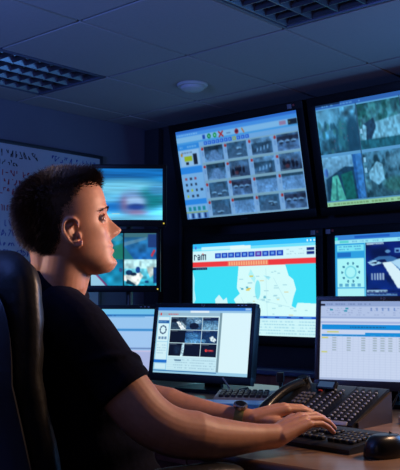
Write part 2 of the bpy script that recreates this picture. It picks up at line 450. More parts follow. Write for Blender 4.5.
def pic_grid():          # upper left big screen: 4 x 4 camera pictures with tool panel
    rng = np.random.default_rng(2); c = Canvas(236, 138, (150, 182, 214))
    c.rect(0, 0, 1, .035, (60, 120, 200)); c.rect(0, .035, 1, .075, (92, 160, 222)); c.rect(0, .075, 1, .135, (168, 204, 226)); c.rect(0, .135, 1, .155, (90, 170, 220)); c.rect(0, .155, 1, .2, (150, 188, 220))
    textlines(c, .01, .036, .2, .07, 1, (220, 235, 245), rng)
    c.rect(.235, .085, .258, .13, (40, 80, 170)); c.ell(.292, .108, .016, .027, (30, 150, 70)); c.ell(.292, .108, .006, .01, (190, 230, 200)); c.ell(.342, .108, .016, .027, (40, 165, 80)); c.ell(.342, .108, .006, .01, (190, 230, 200))
    c.line(.378, .082, .41, .134, (215, 50, 50), 2.4); c.line(.41, .082, .378, .134, (215, 50, 50), 2.4)
    c.rect(.44, .105, .475, .114, (90, 110, 150)); c.ell(.525, .108, .016, .027, (190, 36, 44)); c.rect(.515, .1, .535, .114, (60, 20, 26)); c.line(.57, .09, .582, .128, (230, 120, 60), 2.2)
    c.rect(.86, .085, .91, .125, (205, 120, 140), .8); c.rect(.925, .08, .992, .135, (26, 36, 50)); textlines(c, .93, .09, .988, .125, 1, (170, 170, 90), rng)
    for k in range(11): c.rect(.24 + .035 * k, .158, .268 + .035 * k, .196, (38, 92, 196) if k != 7 else (190, 180, 70)); c.rect(.247 + .035 * k, .168, .258 + .035 * k, .186, (150, 190, 230))
    # left tool column
    c.rect(0, .16, .195, 1, (160, 196, 224)); c.rect(0, .155, .195, .215, (64, 150, 215))
    textlines(c, .02, .165, .17, .21, 1, (190, 220, 240), rng)
    c.rect(.015, .225, .185, .40, (196, 212, 228)); textlines(c, .03, .23, .16, .27, 1, (90, 100, 120), rng); c.rect(.05, .29, .12, .345, (205, 200, 30)); c.rect(.13, .27, .165, .39, (30, 36, 50)); c.rect(.06, .355, .085, .385, (30, 36, 50)); c.ell(.03, .27, .01, .018, (230, 140, 50))
    c.rect(0, .41, .195, .485, (58, 150, 222))
    for i in range(4):
        for j in range(4):
            u, v = .03 + .042 * j, .53 + .065 * i
            col = (40, 48, 66) if (i, j) not in ((0, 0), (0, 2), (3, 0), (2, 1)) else ((190, 70, 80) if i == 0 else (214, 206, 50))
            if (i, j) in ((3, 3), (1, 3), (0, 3)): continue
            c.rect(u, v, u + .016 + .008 * rng.random(), v + .028, col, .85)
    c.rect(0, .775, .195, .835, (58, 150, 222))
    for j in range(4): c.rect(.025 + .042 * j, .86, .05 + .042 * j, .905, (40, 150, 150)); 
    c.rect(0, .915, .195, .93, (190, 190, 110)); c.rect(0, .93, .195, 1, (120, 156, 200))
    for j in range(6): c.rect(.02 + .028 * j, .935, .038 + .028 * j, .99, (30, 50, 100) if j % 2 else (200, 215, 235), .9)
    kinds = [[0, 1, 4, 5], [0, 2, 4, 2], [1, 5, 3, 3], [1, 3, 1, 5]]
    for i in range(4):
        for j in range(4):
            u0, v0 = .205 + .198 * j, .207 + .198 * i
            c.rect(u0, v0, u0 + .193, v0 + .193, (168, 190, 214)); 
            for e in ((u0, v0, u0 + .193, v0 + .008), (u0, v0 + .185, u0 + .193, v0 + .193)): c.rect(*e, (170, 176, 120), .5)
            c.blit(street(20 + 4 * i + j, kinds[i][j]), u0 + .026, v0 + .010, u0 + .188, v0 + .180)
            c.ell(u0 + .014, v0 + .03, .010, .017, (205, 52, 48)); c.rect(u0 + .006, v0 + .06, u0 + .02, v0 + .11, (120, 150, 190), .6)
    c.blur(1); c.a = c.a * np.array([.70, .87, 1.0])
    return c

def pic_quad():          # upper right big screen: four yard views
    rng = np.random.default_rng(5); W, H = 260, 140
    c = Canvas(W, H, (120, 170, 200)); c.rect(0, 0, 1, .045, (58, 100, 165)); c.rect(0, 0, .17, .02, (20, 40, 70)); textlines(c, .02, .01, .3, .04, 1, (150, 190, 220), rng)
    a = Canvas(70, 60); a.grad((96, 150, 176), (44, 92, 112)); a.noise((7, 9), .45, rng); a.noise((16, 26), .22, rng)
    a.ell(.62, .6, .16, .34, (46, 108, 118), .85, .5); a.ell(.86, .7, .16, .5, (24, 62, 84), .85, .4); a.ell(.2, .2, .3, .22, (130, 178, 200), .6, .6)
    for k in range(26): a.ell(rng.uniform(.02, .75), rng.uniform(.3, 1), .035, .08, (30, 74, 90) if k % 3 else (66, 120, 120), .7, .5)
    for k in range(12): a.ell(rng.uniform(.3, .9), rng.uniform(.3, 1), .008, .02, (170, 96, 120), .7)
    a.blur(1)
    b = Canvas(70, 60); b.grad((40, 90, 96), (130, 176, 190)); b.noise((6, 10), .4, rng)
    for k in range(30): b.ell(rng.uniform(0, 1), rng.uniform(0, .42), .05, .09, (28, 78, 74) if k % 2 else (70, 128, 128), .8, .5)
    b.poly([(0, .95), (.3, .45), (1, .35), (1, .8)], (140, 180, 196), .8); b.poly([(.05, .75), (.12, .45), (.36, .34), (.4, .52), (.22, .88)], (36, 62, 84)); b.poly([(.05, .75), (.1, .45), (.18, .5), (.14, .82)], (150, 190, 205))
    b.rect(0, .78, 1, 1, (34, 92, 104)); b.noise((14, 24), .25, rng); b.blur(1)
    d = Canvas(70, 60); d.grad((140, 176, 200), (60, 90, 110)); d.poly([(.05, .5), (.55, .25), (1, .3), (1, 1), (.05, 1)], (24, 58, 80)); d.poly([(.1, 1), (.22, .45), (.36, .42), (.5, 1)], (92, 176, 150)); d.poly([(.24, 1), (.3, .5), (.33, .5), (.31, 1)], (48, 112, 104), .9)
    d.poly([(.5, 1), (.44, .42), (.72, .36), (.76, 1)], (20, 92, 84)); d.poly([(.8, 1), (.76, 0), (.88, 0), (.95, 1)], (40, 92, 150)); d.poly([(.86, 1), (.84, 0), (1, 0), (1, 1)], (64, 120, 176)); d.ell(.08, .35, .05, .1, (70, 100, 170), .8)
    d.noise((16, 22), .2, rng); d.blur(1)
    e = Canvas(70, 60); e.grad((84, 128, 150), (48, 84, 96)); 
    for k in range(44): e.ell(rng.uniform(0, 1), rng.uniform(.1, 1), .05, .08, (20, 48, 58) if k % 3 else (96, 140, 150), .7, .5)
    e.poly([(.1, .45), (.32, .22), (.45, .3), (.46, .62), (.3, .74), (.12, .6)], (146, 184, 200)); e.ell(.7, .75, .25, .16, (56, 110, 96), .7, .6); e.ell(.75, .25, .2, .16, (120, 160, 180), .6, .6)
    e.noise((16, 26), .25, rng); e.blur(1)
    for k, (p_, q_) in enumerate(((a, d), (b, e), (e, a), (d, b))):
        u0 = .272 * k; u1 = min(1, u0 + .268)
        c.blit(p_, u0, .06, u1, .49); c.blit(q_, u0, .515, u1, .945)
    c.rect(0, .485, 1, .515, (116, 158, 190))
    for k in range(1, 4): c.rect(.272 * k - .005, .04, .272 * k, .95, (40, 60, 80))
    for u, v in ((.278, .29), (.278, .56), (.278, .66)): c.rect(u, v, u + .014, v + .045, (180, 205, 220))
    c.rect(0, .945, 1, .955, (90, 130, 160)); c.rect(0, .955, 1, 1, (196, 210, 150)); textlines(c, .01, .957, .6, .998, 1, (110, 120, 60), rng, .5)
    c.a = (c.a * .92 + 6) * np.array([.76, 1.0, 1.12])
    return c

def pic_map():           # lower left big screen: map page
    rng = np.random.default_rng(9); c = Canvas(250, 150, (212, 252, 252))
    sea = (62, 222, 246)
    c.rect(0, 0, 1, .055, (50, 190, 250)); c.rect(0, .055, 1, .085, (110, 224, 250)); c.rect(.08, .04, .45, .075, (190, 245, 255)); c.rect(.33, .045, .5, .085, (225, 250, 250)); c.rect(.02, .03, .035, .06, (80, 120, 220))
    for u in (.93, .955, .98): c.rect(u, .02, u + .01, .04, (220, 250, 255))
    c.rect(0, .085, 1, .205, (208, 246, 252))
    for k in range(10): c.rect(.2 + .056 * k, .115, .252 + .056 * k, .17, (22, 64, 190) if k != 6 else (90, 40, 170)); c.rect(.213 + .056 * k, .128, .238 + .056 * k, .155, (120, 180, 240), .8)
    for v in (.1, .14): c.rect(.93, v, .985, v + .03, (20, 44, 130))
    textlines(c, .78, .1, .91, .17, 3, (150, 190, 215), rng)
    # the word in the page's corner
    L = {'r': ['110', '101', '100', '100', '100'], 'a': ['110', '001', '111', '101', '111'], 'm': ['11111', '10101', '10101', '10101', '10101']}
    x = .012
    for ch in 'ram':
        g = L[ch]
        for r_, row in enumerate(g):
            for q, bch in enumerate(row):
                if bch == '1': c.rect(x + q * .0085, .12 + r_ * .0125, x + q * .0085 + .0085, .12 + r_ * .0125 + .0125, (14, 30, 60))
        x += .0085 * (len(g[0]) + 0.9)
    c.rect(.085, .108, .1, .122, (230, 80, 80), .5)
    c.rect(0, .205, 1, .265, (236, 58, 62)); c.rect(.31, .207, .64, .263, (238, 120, 96)); 
    for k in range(16): c.rect(.32 + .02 * k, .215, .331 + .02 * k, .255, (250, 205, 150), .7)
    # sea and land
    c.poly([(0, .265), (.4, .265), (.385, .5), (.41, .56), (.36, .62), (.385, .69), (.33, .78), (.3, .72), (.26, .8), (.0, .8)], sea)
    c.poly([(.2, .62), (.235, .57), (.27, .63), (.3, .6), (.31, .68), (.27, .72), (.3, .79), (.24, .84), (.21, .74)], (206, 246, 250))
    c.poly([(0, .3), (.02, .4), (.015, .5), (.03, .62), (.0, .7)], (170, 240, 250)); c.poly([(0, .66), (.04, .74), (.03, 1), (0, 1)], (190, 244, 250))
    c.poly([(.77, .265), (1, .265), (1, .665), (.86, .655), (.845, .71), (.815, .69), (.83, .6), (.85, .52), (.83, .42), (.795, .38)], sea)
    c.ell(.555, .52, .022, .1, (130, 232, 246)); c.poly([(.5, .3), (.54, .4), (.53, .45), (.48, .36)], (150, 236, 246), .6); c.poly([(.6, .37), (.66, .39), (.64, .42)], (150, 230, 246), .8)
    c.rect(0, .268, .13, .293, (10, 26, 60)); textlines(c, .005, .268, .12, .293, 1, (120, 170, 210), rng)
    for k in range(46):
        u, v = rng.uniform(.4, .95), rng.uniform(.32, .78)
        if u > .78 and v < .7: continue
        c.rect(u, v, u + rng.uniform(.012, .04), v + .01, (130, 190, 210) if k % 5 else (220, 190, 110), .55)
    for u, v in ((.49, .37), (.47, .5), (.46, .515)): c.rect(u, v, u + .03, v + .014, (226, 196, 60), .9)
    for u, v in ((.42, .5), (.46, .485), (.6, .59)): c.rect(u, v, u + .02, v + .02, (60, 160, 190), .8)
    for a_, b_, d_, e_ in ((.42, .6, .5, .8), (.62, .3, .63, .8), (.55, .62, .8, .7), (.68, .4, .78, .66)): c.line(a_, b_, d_, e_, (170, 220, 232), .8, .7)
    c.rect(0, .795, 1, .82, (24, 84, 200))
    for k in range(7): c.rect(.36 + .09 * k, .8, .42 + .09 * k, .815, (90, 170, 240), .7)
    c.rect(0, .82, 1, 1, (206, 246, 250)); textlines(c, .34, .835, .99, .985, 5, (130, 190, 215), rng, .5); 
    for k in range(6): c.rect(0, .82 + .03 * k, 1, .823 + .03 * k, (170, 222, 236), .6)
    return c

def pic_night():         # lower right big screen: dark night view with a control panel
    rng = np.random.default_rng(12); c = Canvas(240, 140, (110, 214, 240))
    c.rect(0, 0, 1, .08, (54, 130, 214)); c.rect(.2, .02, .36, .06, (30, 90, 190)); c.rect(0, .03, .03, .2, (60, 220, 220)); c.rect(0, .08, 1, .14, (150, 228, 244)); c.rect(.05, .085, .14, .13, (90, 210, 210)); textlines(c, .16, .085, .5, .13, 1, (80, 150, 200), rng)
    c.rect(0, .14, .3, 1, (46, 160, 224)); c.rect(.02, .16, .29, .26, (120, 226, 244)); textlines(c, .04, .17, .27, .25, 2, (50, 120, 190), rng); c.rect(.02, .28, .16, .36, (28, 110, 196)); c.rect(.02, .38, .29, .84, (168, 244, 248)); c.rect(.02, .86, .29, .98, (170, 240, 246))
    for k in range(10):
        an = 2 * PI * k / 10; c.ell(.155 + .085 * math.cos(an), .6 + .15 * math.sin(an), .012, .02, (40, 110, 150), .8)
    c.ell(.155, .6, .06, .105, (120, 214, 230)); c.ell(.155, .6, .045, .08, (168, 244, 248))
    for k in range(4): c.rect(.04 + .06 * k, .78, .075 + .06 * k, .83, (60, 140, 190), .7)
    n = Canvas(120, 110); n.grad((8, 26, 96), (10, 40, 120)); n.noise((5, 7), .4, rng)
    n.poly([(.02, .42), (.3, .36), (.36, .48), (.5, .98), (.98, .98), (.62, .42), (.4, .3), (.2, .3)], (90, 170, 232), .55)
    n.poly([(.12, .46), (.26, .44), (.5, .98), (.8, .98), (.4, .42)], (214, 240, 250)); n.poly([(.4, .42), (.56, .36), (1, .75), (1, .98), (.88, .98)], (170, 216, 244)); n.poly([(.02, .42), (.14, .38), (.26, .44), (.1, .5)], (160, 210, 240))
    n.poly([(.06, .44), (.2, .4), (.16, .45)], (6, 14, 50)); n.ell(.35, .2, .04, .04, (120, 190, 240), .7); 
    for u in (.46, .62, .72): n.rect(u, .14, u + .1, .24, (120, 186, 236), .8); n.rect(u + .02, .17, u + .07, .21, (10, 30, 90))
    n.poly([(.02, .55), (.2, .52), (.4, .98), (.02, .98)], (10, 40, 120), .8)
    for k in range(5): n.rect(.08 + .045 * k, .66, .105 + .045 * k, .8, (200, 230, 244), .75)
    n.blur(1)
    lft = c.a[:, :int(.31 * 240)].copy(); k_ = np.clip((np.arange(int(.205 * 240)) / .205 * .31).astype(int), 0, lft.shape[1] - 1); c.a[:, :len(k_)] = lft[:, k_]; c.a[int(.14 * 140):, len(k_):] = (10, 34, 110)
    n2 = Canvas(120, 110, (8, 30, 90)); n2.grad((20, 50, 120), (6, 24, 80)); n2.noise((6, 6), .5, rng); n2.poly([(.1, 1), (.4, .3), (.6, .3), (.8, 1)], (90, 160, 214), .7)
    c.blit(n2, .61, .14, 1, .88)
    c.blit(n, .21, .14, .6, .88); c.rect(.21, .145, .32, .18, (200, 235, 250), .8); textlines(c, .21, .15, .34, .175, 1, (10, 20, 60), rng, .9)
    c.rect(.21, .88, 1, 1, (10, 34, 110)); c.rect(.21, .885, .34, .925, (180, 225, 244), .8); c.rect(.21, .94, .4, .975, (140, 200, 236), .6); textlines(c, .22, .89, .42, .97, 2, (8, 20, 60), rng)
    src = c.a.copy(); k_ = int(140 * .60); rows_ = (np.arange(k_) / k_ * 140).astype(int); c.a[:k_] = src[rows_]
    c.a[k_:] = (20, 60, 150); c.rect(0, .6, .205, 1, (60, 170, 226)); c.rect(.21, .62, 1, .97, (12, 40, 120)); textlines(c, .23, .64, .9, .95, 9, (110, 170, 226), rng, .6)
    return c

def pic_blur():          # small upper screen: blurred moving picture
    rng = np.random.default_rng(14); c = Canvas(120, 92); c.grad((20, 120, 190), (90, 180, 220)); c.noise((9, 2), .5, rng)
    c.rect(0, 0, 1, .16, (18, 110, 186)); c.ell(.35, .16, .5, .06, (12, 84, 150), .8, .8); c.ell(.75, .24, .35, .05, (8, 90, 150), .7, .8); c.ell(.45, .38, .6, .16, (120, 206, 236), .9, .8); c.ell(.2, .72, .3, .12, (24, 120, 210), .9, .8); c.ell(.1, .6, .3, .07, (120, 206, 240), .7, .8)
    c.ell(.82, .58, .2, .2, (14, 120, 130), .9, .7); c.ell(.9, .42, .12, .1, (70, 150, 210), .8, .8)
    c.ell(.55, .67, .19, .22, (110, 120, 180), .8, .9); c.ell(.58, .64, .15, .1, (150, 190, 232), .95, .6); c.ell(.6, .74, .13, .06, (24, 56, 140), .9, .6); c.ell(.62, .86, .15, .05, (150, 110, 150), .7, .9); c.ell(.42, .68, .04, .16, (140, 100, 140), .6, .9)
    c.ell(.5, .97, .6, .07, (110, 196, 232), .8, .8)
    c.hblur(18); c.blur(6); c.noise((40, 3), .12, rng); c.rect(.24, .87, .36, .885, (220, 225, 190), .7)
    return c

def pic_quad_small():    # small lower screen: four camera views, one an office
    rng = np.random.default_rng(15); c = Canvas(120, 92)
    a = Canvas(60, 46); a.grad((20, 110, 140), (30, 140, 170)); a.noise((6, 6), .4, rng); a.ell(.8, .2, .2, .12, (60, 150, 170), .8); a.ell(.85, .75, .2, .3, (26, 120, 100), .8); a.poly([(.6, 1), (.9, .4), (1, .4), (1, 1)], (26, 120, 96), .6)
    b = Canvas(60, 46); b.grad((40, 110, 150), (24, 96, 170)); b.noise((6, 8), .3, rng); b.rect(0, 0, 1, .16, (60, 110, 120)); b.poly([(0, .35), (.7, .15), (.7, .25), (0, .5)], (110, 150, 170), .6); b.rect(.74, .05, 1, .55, (30, 60, 120)); b.poly([(.82, .85), (.92, .62), (.97, .66), (.87, .92)], (196, 50, 70)); b.poly([(0, .5), (.3, 1), (0, 1)], (34, 120, 120), .8)
    d = Canvas(60, 46); d.grad((14, 110, 150), (30, 150, 190)); d.noise((4, 5), .3, rng); d.poly([(0, .5), (.2, .6), (.45, 1), (0, 1)], (150, 200, 226)); d.line(.12, .5, .5, 1, (130, 40, 100), 2.5); d.ell(.93, .4, .05, .08, (60, 60, 110), .8)
    e = Canvas(60, 46); e.grad((150, 214, 226), (40, 180, 214)); e.rect(0, 0, 1, .35, (176, 222, 228)); e.poly([(.0, .6), (.5, .5), (.6, .62), (.4, 1), (.0, .8)], (226, 236, 232)); e.ell(.15, .5, .1, .1, (16, 50, 90)); e.ell(.42, .4, .07, .12, (20, 60, 130)); e.ell(.28, .56, .1, .06, (14, 40, 70)); e.poly([(.7, .35), (.9, .25), (.98, .5), (.8, .7)], (196, 214, 210)); e.rect(.9, .3, 1, .9, (20, 60, 120)); e.poly([(.1, .75), (.35, .95), (.3, 1), (.05, .9)], (20, 60, 80)); e.ell(.7, .85, .06, .05, (20, 70, 130)); e.noise((10, 12), .25, rng)
    c.blit(a, 0, 0, .495, .495); c.blit(b, .505, 0, 1, .495); c.blit(d, 0, .505, .495, 1); c.blit(e, .505, .505, 1, 1); c.blur(1)
    return c

def pic_control():       # middle desk screen: nine dark pictures and a white page
    rng = np.random.default_rng(17); c = Canvas(206, 136, (206, 238, 246))
    c.rect(0, 0, 1, .05, (50, 120, 205)); c.rect(0, .05, 1, .08, (150, 196, 226)); c.rect(.36, .05, .56, .085, (225, 240, 246)); c.rect(.93, .01, .985, .04, (150, 190, 235)); c.rect(0, .08, .68, .13, (150, 186, 206)); c.rect(.03, .085, .045, .125, (210, 60, 50)); textlines(c, .12, .085, .24, .125, 1, (200, 80, 80), rng, .8)
    c.rect(.675, .08, .70, .98, (120, 150, 160)); c.rect(.70, .085, 1, 1, (216, 243, 248))
    c.rect(0, .13, .145, 1, (150, 206, 232)); c.rect(.015, .15, .135, .2, (210, 236, 244)); c.rect(.015, .2, .135, .245, (30, 90, 160)); textlines(c, .02, .205, .13, .24, 1, (150, 200, 230), rng); c.rect(.015, .25, .135, .52, (212, 242, 248)); c.ell(.075, .345, .038, .068, (90, 120, 150)); c.ell(.075, .345, .027, .05, (212, 242, 248)); 
    for k in range(8): c.ell(.075 + .032 * math.cos(k * PI / 4), .345 + .058 * math.sin(k * PI / 4), .008, .012, (30, 60, 100))
    for k in range(3): c.rect(.03 + .033 * k, .45, .055 + .033 * k, .49, (60, 100, 150), .7)
    c.rect(.015, .53, .135, .8, (206, 238, 246)); textlines(c, .025, .56, .125, .72, 4, (150, 190, 215), rng, .6); c.rect(.0, .8, .145, .845, (30, 110, 200)); c.rect(.015, .86, .135, .94, (200, 234, 244)); c.rect(0, .95, 1, 1, (150, 200, 226)); c.rect(0, .955, .68, .97, (40, 110, 170))
    seeds = [[3, 2, 1], [0, 4, 5], [6, 0, 7]]
    for i in range(3):
        for j in range(3):
            t = Canvas(36, 26, (7, 13, 26)); k = seeds[i][j]
            if k == 3: t.grad((30, 50, 70), (50, 76, 96)); t.poly([(.35, .4), (.55, .35), (1, .95), (.7, 1)], (220, 235, 240)); t.poly([(.6, .4), (.7, .35), (1, .7), (1, .9)], (140, 170, 185)); t.ell(.2, .3, .2, .15, (14, 24, 36))
            if k == 2: t.grad((90, 130, 160), (30, 70, 110)); t.ell(.5, .7, .3, .25, (8, 18, 34)); t.ell(.75, .35, .2, .15, (150, 190, 215), .8)
            if k == 1: t.grad((30, 70, 110), (110, 160, 190)); t.rect(0, 0, 1, .25, (14, 30, 60)); t.poly([(0, 1), (.2, .5), (1, .6), (1, 1)], (120, 170, 200), .6)
            if k == 4: t.grad((14, 40, 86), (60, 130, 190)); t.ell(.5, .4, .4, .2, (70, 130, 180), .8, .8); t.ell(.5, .9, .5, .2, (110, 170, 210), .7, .8)
            if k == 5: t.grad((12, 40, 80), (24, 60, 100)); t.poly([(.5, .55), (.7, .4), (.95, .7), (.85, .9), (.6, .8)], (205, 225, 232)); t.ell(.15, .8, .15, .12, (90, 150, 190), .8)
            if k == 6: t.grad((10, 18, 34), (8, 14, 28)); t.poly([(.85, 0), (1, 0), (.95, 1), (.78, 1)], (170, 205, 220)); t.ell(.55, .55, .2, .3, (26, 48, 74), .8, .8)
            if k == 7: t.rect(.3, .42, .85, .6, (70, 14, 18)); t.ell(.36, .5, .07, .1, (220, 60, 50)); t.rect(.45, .46, .82, .56, (190, 60, 60))
            t.noise((12, 16), .3 if k else .05, rng); t.rect(.05, .04, .5, .1, (170, 190, 200), .5)
            c.blit(t, .155 + .172 * j, .145 + .2 * i, .323 + .172 * j, .338 + .2 * i)
    c.rect(.15, .75, .675, .95, (196, 232, 242)); textlines(c, .22, .77, .66, .93, 4, (140, 180, 200), rng, .5)
    for k in range(6): c.rect(.15, .76 + .035 * k, .675, .763 + .035 * k, (150, 190, 210), .6)
    c.rect(.23, .79, .3, .81, (40, 80, 120), .7)
    return c

def pic_sheet():         # right desk screen: spreadsheet
    rng = np.random.default_rng(19); c = Canvas(240, 140, (198, 212, 238))
    c.rect(0, 0, 1, .07, (142, 164, 208)); textlines(c, .03, .02, .4, .06, 1, (80, 100, 150), rng, .45); c.rect(0, .035, .035, .06, (20, 24, 40)); c.rect(0, .07, 1, .2, (176, 194, 228))
    for u, v in ((.075, .1), (.2, .085), (.19, .115)): c.rect(u, v, u + .025, v + .022, (20, 140, 170), .8)
    textlines(c, .02, .08, .9, .19, 4, (110, 130, 180), rng, .35, .35)
    for k in range(5): c.rect(.40 + .045 * k, .085, .412 + .045 * k, .125, (80, 116, 186), .6)
    c.rect(0, .2, 1, .225, (156, 176, 216)); c.rect(0, .225, 1, .26, (200, 214, 240)); c.rect(0, .26, 1, .285, (164, 180, 222))
    c.rect(0.012, .3, 1, .365, (16, 138, 216)); textlines(c, .24, .318, .52, .348, 1, (36, 70, 110), rng, .7, .95)
    c.rect(.055, .385, .15, .403, (196, 200, 70), .7); c.rect(.012, .425, 1, .448, (20, 132, 212)); c.rect(.36, .4, 1, .45, (20, 140, 216)); textlines(c, .03, .43, .98, .447, 1, (150, 200, 240), rng, .4, .4)
    c.rect(.012, .46, .065, .478, (200, 204, 80), .75); c.rect(.012, .64, .06, .658, (200, 204, 80), .75)
    for k in range(18): c.rect(0, .45 + .031 * k, 1, .4535 + .031 * k, (164, 180, 214), .4)
    for k in range(24): c.rect(.012 + .042 * k, .45, .0155 + .042 * k, 1, (164, 180, 214), .35)
    for u in (.1, .215, .33, .42, .48, .54, .62, .7, .8):
        for k in range(6): c.rect(u, .462 + .0305 * k, u + .032, .478 + .0305 * k, (120, 144, 146), .5)
    c.rect(0, .97, 1, 1, (166, 182, 216))
    return c

def pic_window():        # left desk screen: pale message window
    rng = np.random.default_rng(21); c = Canvas(120, 90, (150, 196, 236))
    c.rect(0, 0, 1, .09, (110, 190, 230)); c.rect(0, .09, 1, .12, (40, 120, 190)); c.rect(0, .12, .9, .14, (110, 170, 220)); textlines(c, .05, .09, .6, .13, 1, (30, 70, 140), rng); c.rect(0, .32, 1, .36, (60, 140, 205)); textlines(c, .05, .33, .5, .36, 1, (30, 70, 140), rng); c.rect(0, .36, 1, .62, (160, 198, 238)); c.rect(0, .62, 1, .645, (110, 140, 190)); c.rect(0, .66, 1, .69, (190, 190, 224)); c.rect(0, .69, 1, 1, (168, 180, 222))
    return c

# sRGB 0..255 -> linear
def to_lin(a):
    a = np.clip(a, 0, 255) / 255.0
    return np.where(a <= 0.04045, a / 12.92, ((a + 0.055) / 1.055) ** 2.4)

def screen(name, pic, w, h, parent, M, strength=1.0):
    """flat screen face in the local x/z plane facing -y, one vertex per picture element"""
    H, W = pic.h, pic.w
    xs = np.linspace(-w / 2, w / 2, W); zs = np.linspace(h / 2, -h / 2, H)
    co = np.zeros((H, W, 3), np.float32); co[..., 0] = xs[None, :]; co[..., 2] = zs[:, None]
    idx = np.arange(H * W).reshape(H, W)
    f = np.stack([idx[:-1, :-1], idx[1:, :-1], idx[1:, 1:], idx[:-1, 1:]], -1).reshape(-1, 4)
    me = bpy.data.meshes.new(name)
    me.vertices.add(H * W); me.vertices.foreach_set('co', co.ravel())
    me.loops.add(f.size); me.loops.foreach_set('vertex_index', f.ravel().astype(np.int32))
    me.polygons.add(len(f)); me.polygons.foreach_set('loop_start', np.arange(0, f.size, 4, dtype=np.int32))
    me.update(calc_edges=True)
    at = me.color_attributes.new('picture', 'FLOAT_COLOR', 'POINT')
    rgba = np.ones((H * W, 4), np.float32); rgba[:, :3] = to_lin(pic.a).reshape(-1, 3)
    at.data.foreach_set('color', rgba.ravel())
    me.transform(M)
    me.materials.append(screen_mat('screen_' + name, strength)); me.validate()
    o = bpy.data.objects.new(name, me); COL.objects.link(o); o.parent = parent
    return o

M_bezel = mat('screen_bezel', (6, 6, 8), 0.45, var=0.05, spec=0.25)
M_bezel_grey = mat('screen_bezel_grey', (52, 54, 62), 0.35, var=0.04)
M_led_y = emit('led_yellow', (214, 190, 60), 1.0)
M_logo = mat('logo_silver', (150, 155, 165), 0.4, 0.3)
M_sticker = mat('sticker_grey', (120, 122, 135), 0.5)
M_sticker_red = mat('sticker_red', (150, 60, 60), 0.5)

def bezel_frame(w, h, bw, d, bot=None, top=None, rad_=0.008):
    """frame around a w x h screen in the x/z plane, front at y=0, depth d to +y"""
    bot = bw if bot is None else bot; top = bw if top is None else top
    m = MB()
    W = w + 2 * bw
    m.box(W, d, top, 0, d / 2, h / 2 + top / 2, bev=0.004); m.box(W, d, bot, 0, d / 2, -h / 2 - bot / 2, bev=0.004)
    for s in (-1, 1): m.box(bw, d, h + 0.006, s * (w / 2 + bw / 2), d / 2, 0, bev=0.003)
    return m

# ------------------------------------------------------------------ the four big wall screens
BW_, BH_ = 0.96, 0.573
def wall_screen(pic, r, b, z, tilt, label, sticker):
    t = thing('wall_screen', label, 'screen', RB(r, b, z), -YAW, 'four big screens on the wall')
    M = T(rx=tilt)
    bezel_frame(BW_, BH_, 0.05, 0.05).build('bezel', M_bezel, t, M)
    MB().box(BW_ + 0.09, 0.05, BH_ + 0.09, 0, 0.07, 0, bev=0.01).box(BW_ * 0.6, 0.03, BH_ * 0.6, 0, 0.1, 0, bev=0.01).build('housing', M_bezel, t, M)
    screen('screen', pic, BW_, BH_, t, M @ T(0, 0.008, 0), 1.0)
    d = B1 - b
    k = MB().box(0.3, 0.012, 0.34, 0, d - 0.007, 0)
    for s in (-1, 1): k.tube([(s * 0.1, 0.10, -0.08), (s * 0.1, d - 0.012, -0.08)], 0.014, seg=8); k.tube([(s * 0.1, 0.10, 0.08), (s * 0.1, d - 0.012, 0.08)], 0.014, seg=8)
    k.build('wall_bracket', M_satin, t)
    MB().box(0.05, 0.003, 0.009, 0, -0.0012, -BH_ / 2 - 0.025).build('logo', M_satin, t, M)
    sx, sz = sticker
    MB().box(0.03, 0.003, 0.026, sx, -0.0012, sz, bev=0.001).build('sticker', M_sticker, t, M)
    MB().box(0.012, 0.003, 0.012, sx + 0.03, -0.0012, sz + 0.004).build('status_mark', M_sticker_red, t, M)
    return t
SX = 1.088
wall_screen(pic_grid(), -3.205, 3.905, 1.892, rad(12), 'upper left big wall screen tilted down, showing a grid of sixteen camera pictures', (0.44, BH_ / 2 + 0.026))
wall_screen(pic_quad(), -3.205 + SX, 3.905, 1.892, rad(12), 'upper right big wall screen tilted down, showing four garden and yard views', (0.44, BH_ / 2 + 0.026))
wall_screen(pic_map(), -3.165, 3.971, 1.16, 0, 'lower left big wall screen showing a pale map with blue sea', (0.465, BH_ / 2 + 0.026))
wall_screen(pic_night(), -3.165 + SX, 3.971, 1.16, 0, 'lower right big wall screen showing a blue night view beside a control panel', (-0.52, BH_ / 2 + 0.026))

# ------------------------------------------------------------------ two small monitors on a pole in the corner
def small_monitor(pic, x, y, z, yaw, tilt, w, h, label, arm_end):
    t = thing('small_monitor', label, 'monitor', (x, y, z), -yaw, 'small monitors on the corner pole')
    M = T(rx=tilt)
    bezel_frame(w, h, 0.024, 0.04, bot=0.038).build('bezel', M_bezel, t, M)
    MB().box(w + 0.03, 0.05, h + 0.03, 0, 0.062, 0, bev=0.012).build('housing', M_bezel, t, M)
    screen('screen', pic, w, h, t, M @ T(0, 0.006, 0), 1.0)
    MB().tube([(0, 0.07, 0), (0, arm_end, 0)], 0.012, seg=10).box(0.1, 0.02, 0.1, 0, 0.09, 0).build('mounting_arm', M_satin, t)
    MB().cyl(0.0045, 0.004, w / 2 + 0.008, -0.001, -h / 2 - 0.02, rx=PI / 2, seg=10).build('power_light', M_led_y, t, M)
    return t
small_monitor(pic_blur(), -0.401, 4.66, 1.683, rad(-2), rad(4), 0.376, 0.29, 'upper of two small corner monitors, showing a blurred blue picture', 0.23)
small_monitor(pic_quad_small(), -0.439, 4.75, 1.318, rad(1), rad(4), 0.376, 0.30, 'lower of two small corner monitors, showing four camera views with an office', 0.14)
p = thing('monitor_pole', 'dark floor pole carrying the two small corner monitors', 'stand', (-0.42, 4.93, 0), 0)
MB().tube([(0, 0, 0.02), (0, 0, 1.86)], 0.021, seg=14).build('pole', M_satin, p)
obj('base_plate', lathe([(0.001, 0), (0.2, 0), (0.2, 0.012), (0.05, 0.024), (0.001, 0.024)]), M_satin, p)

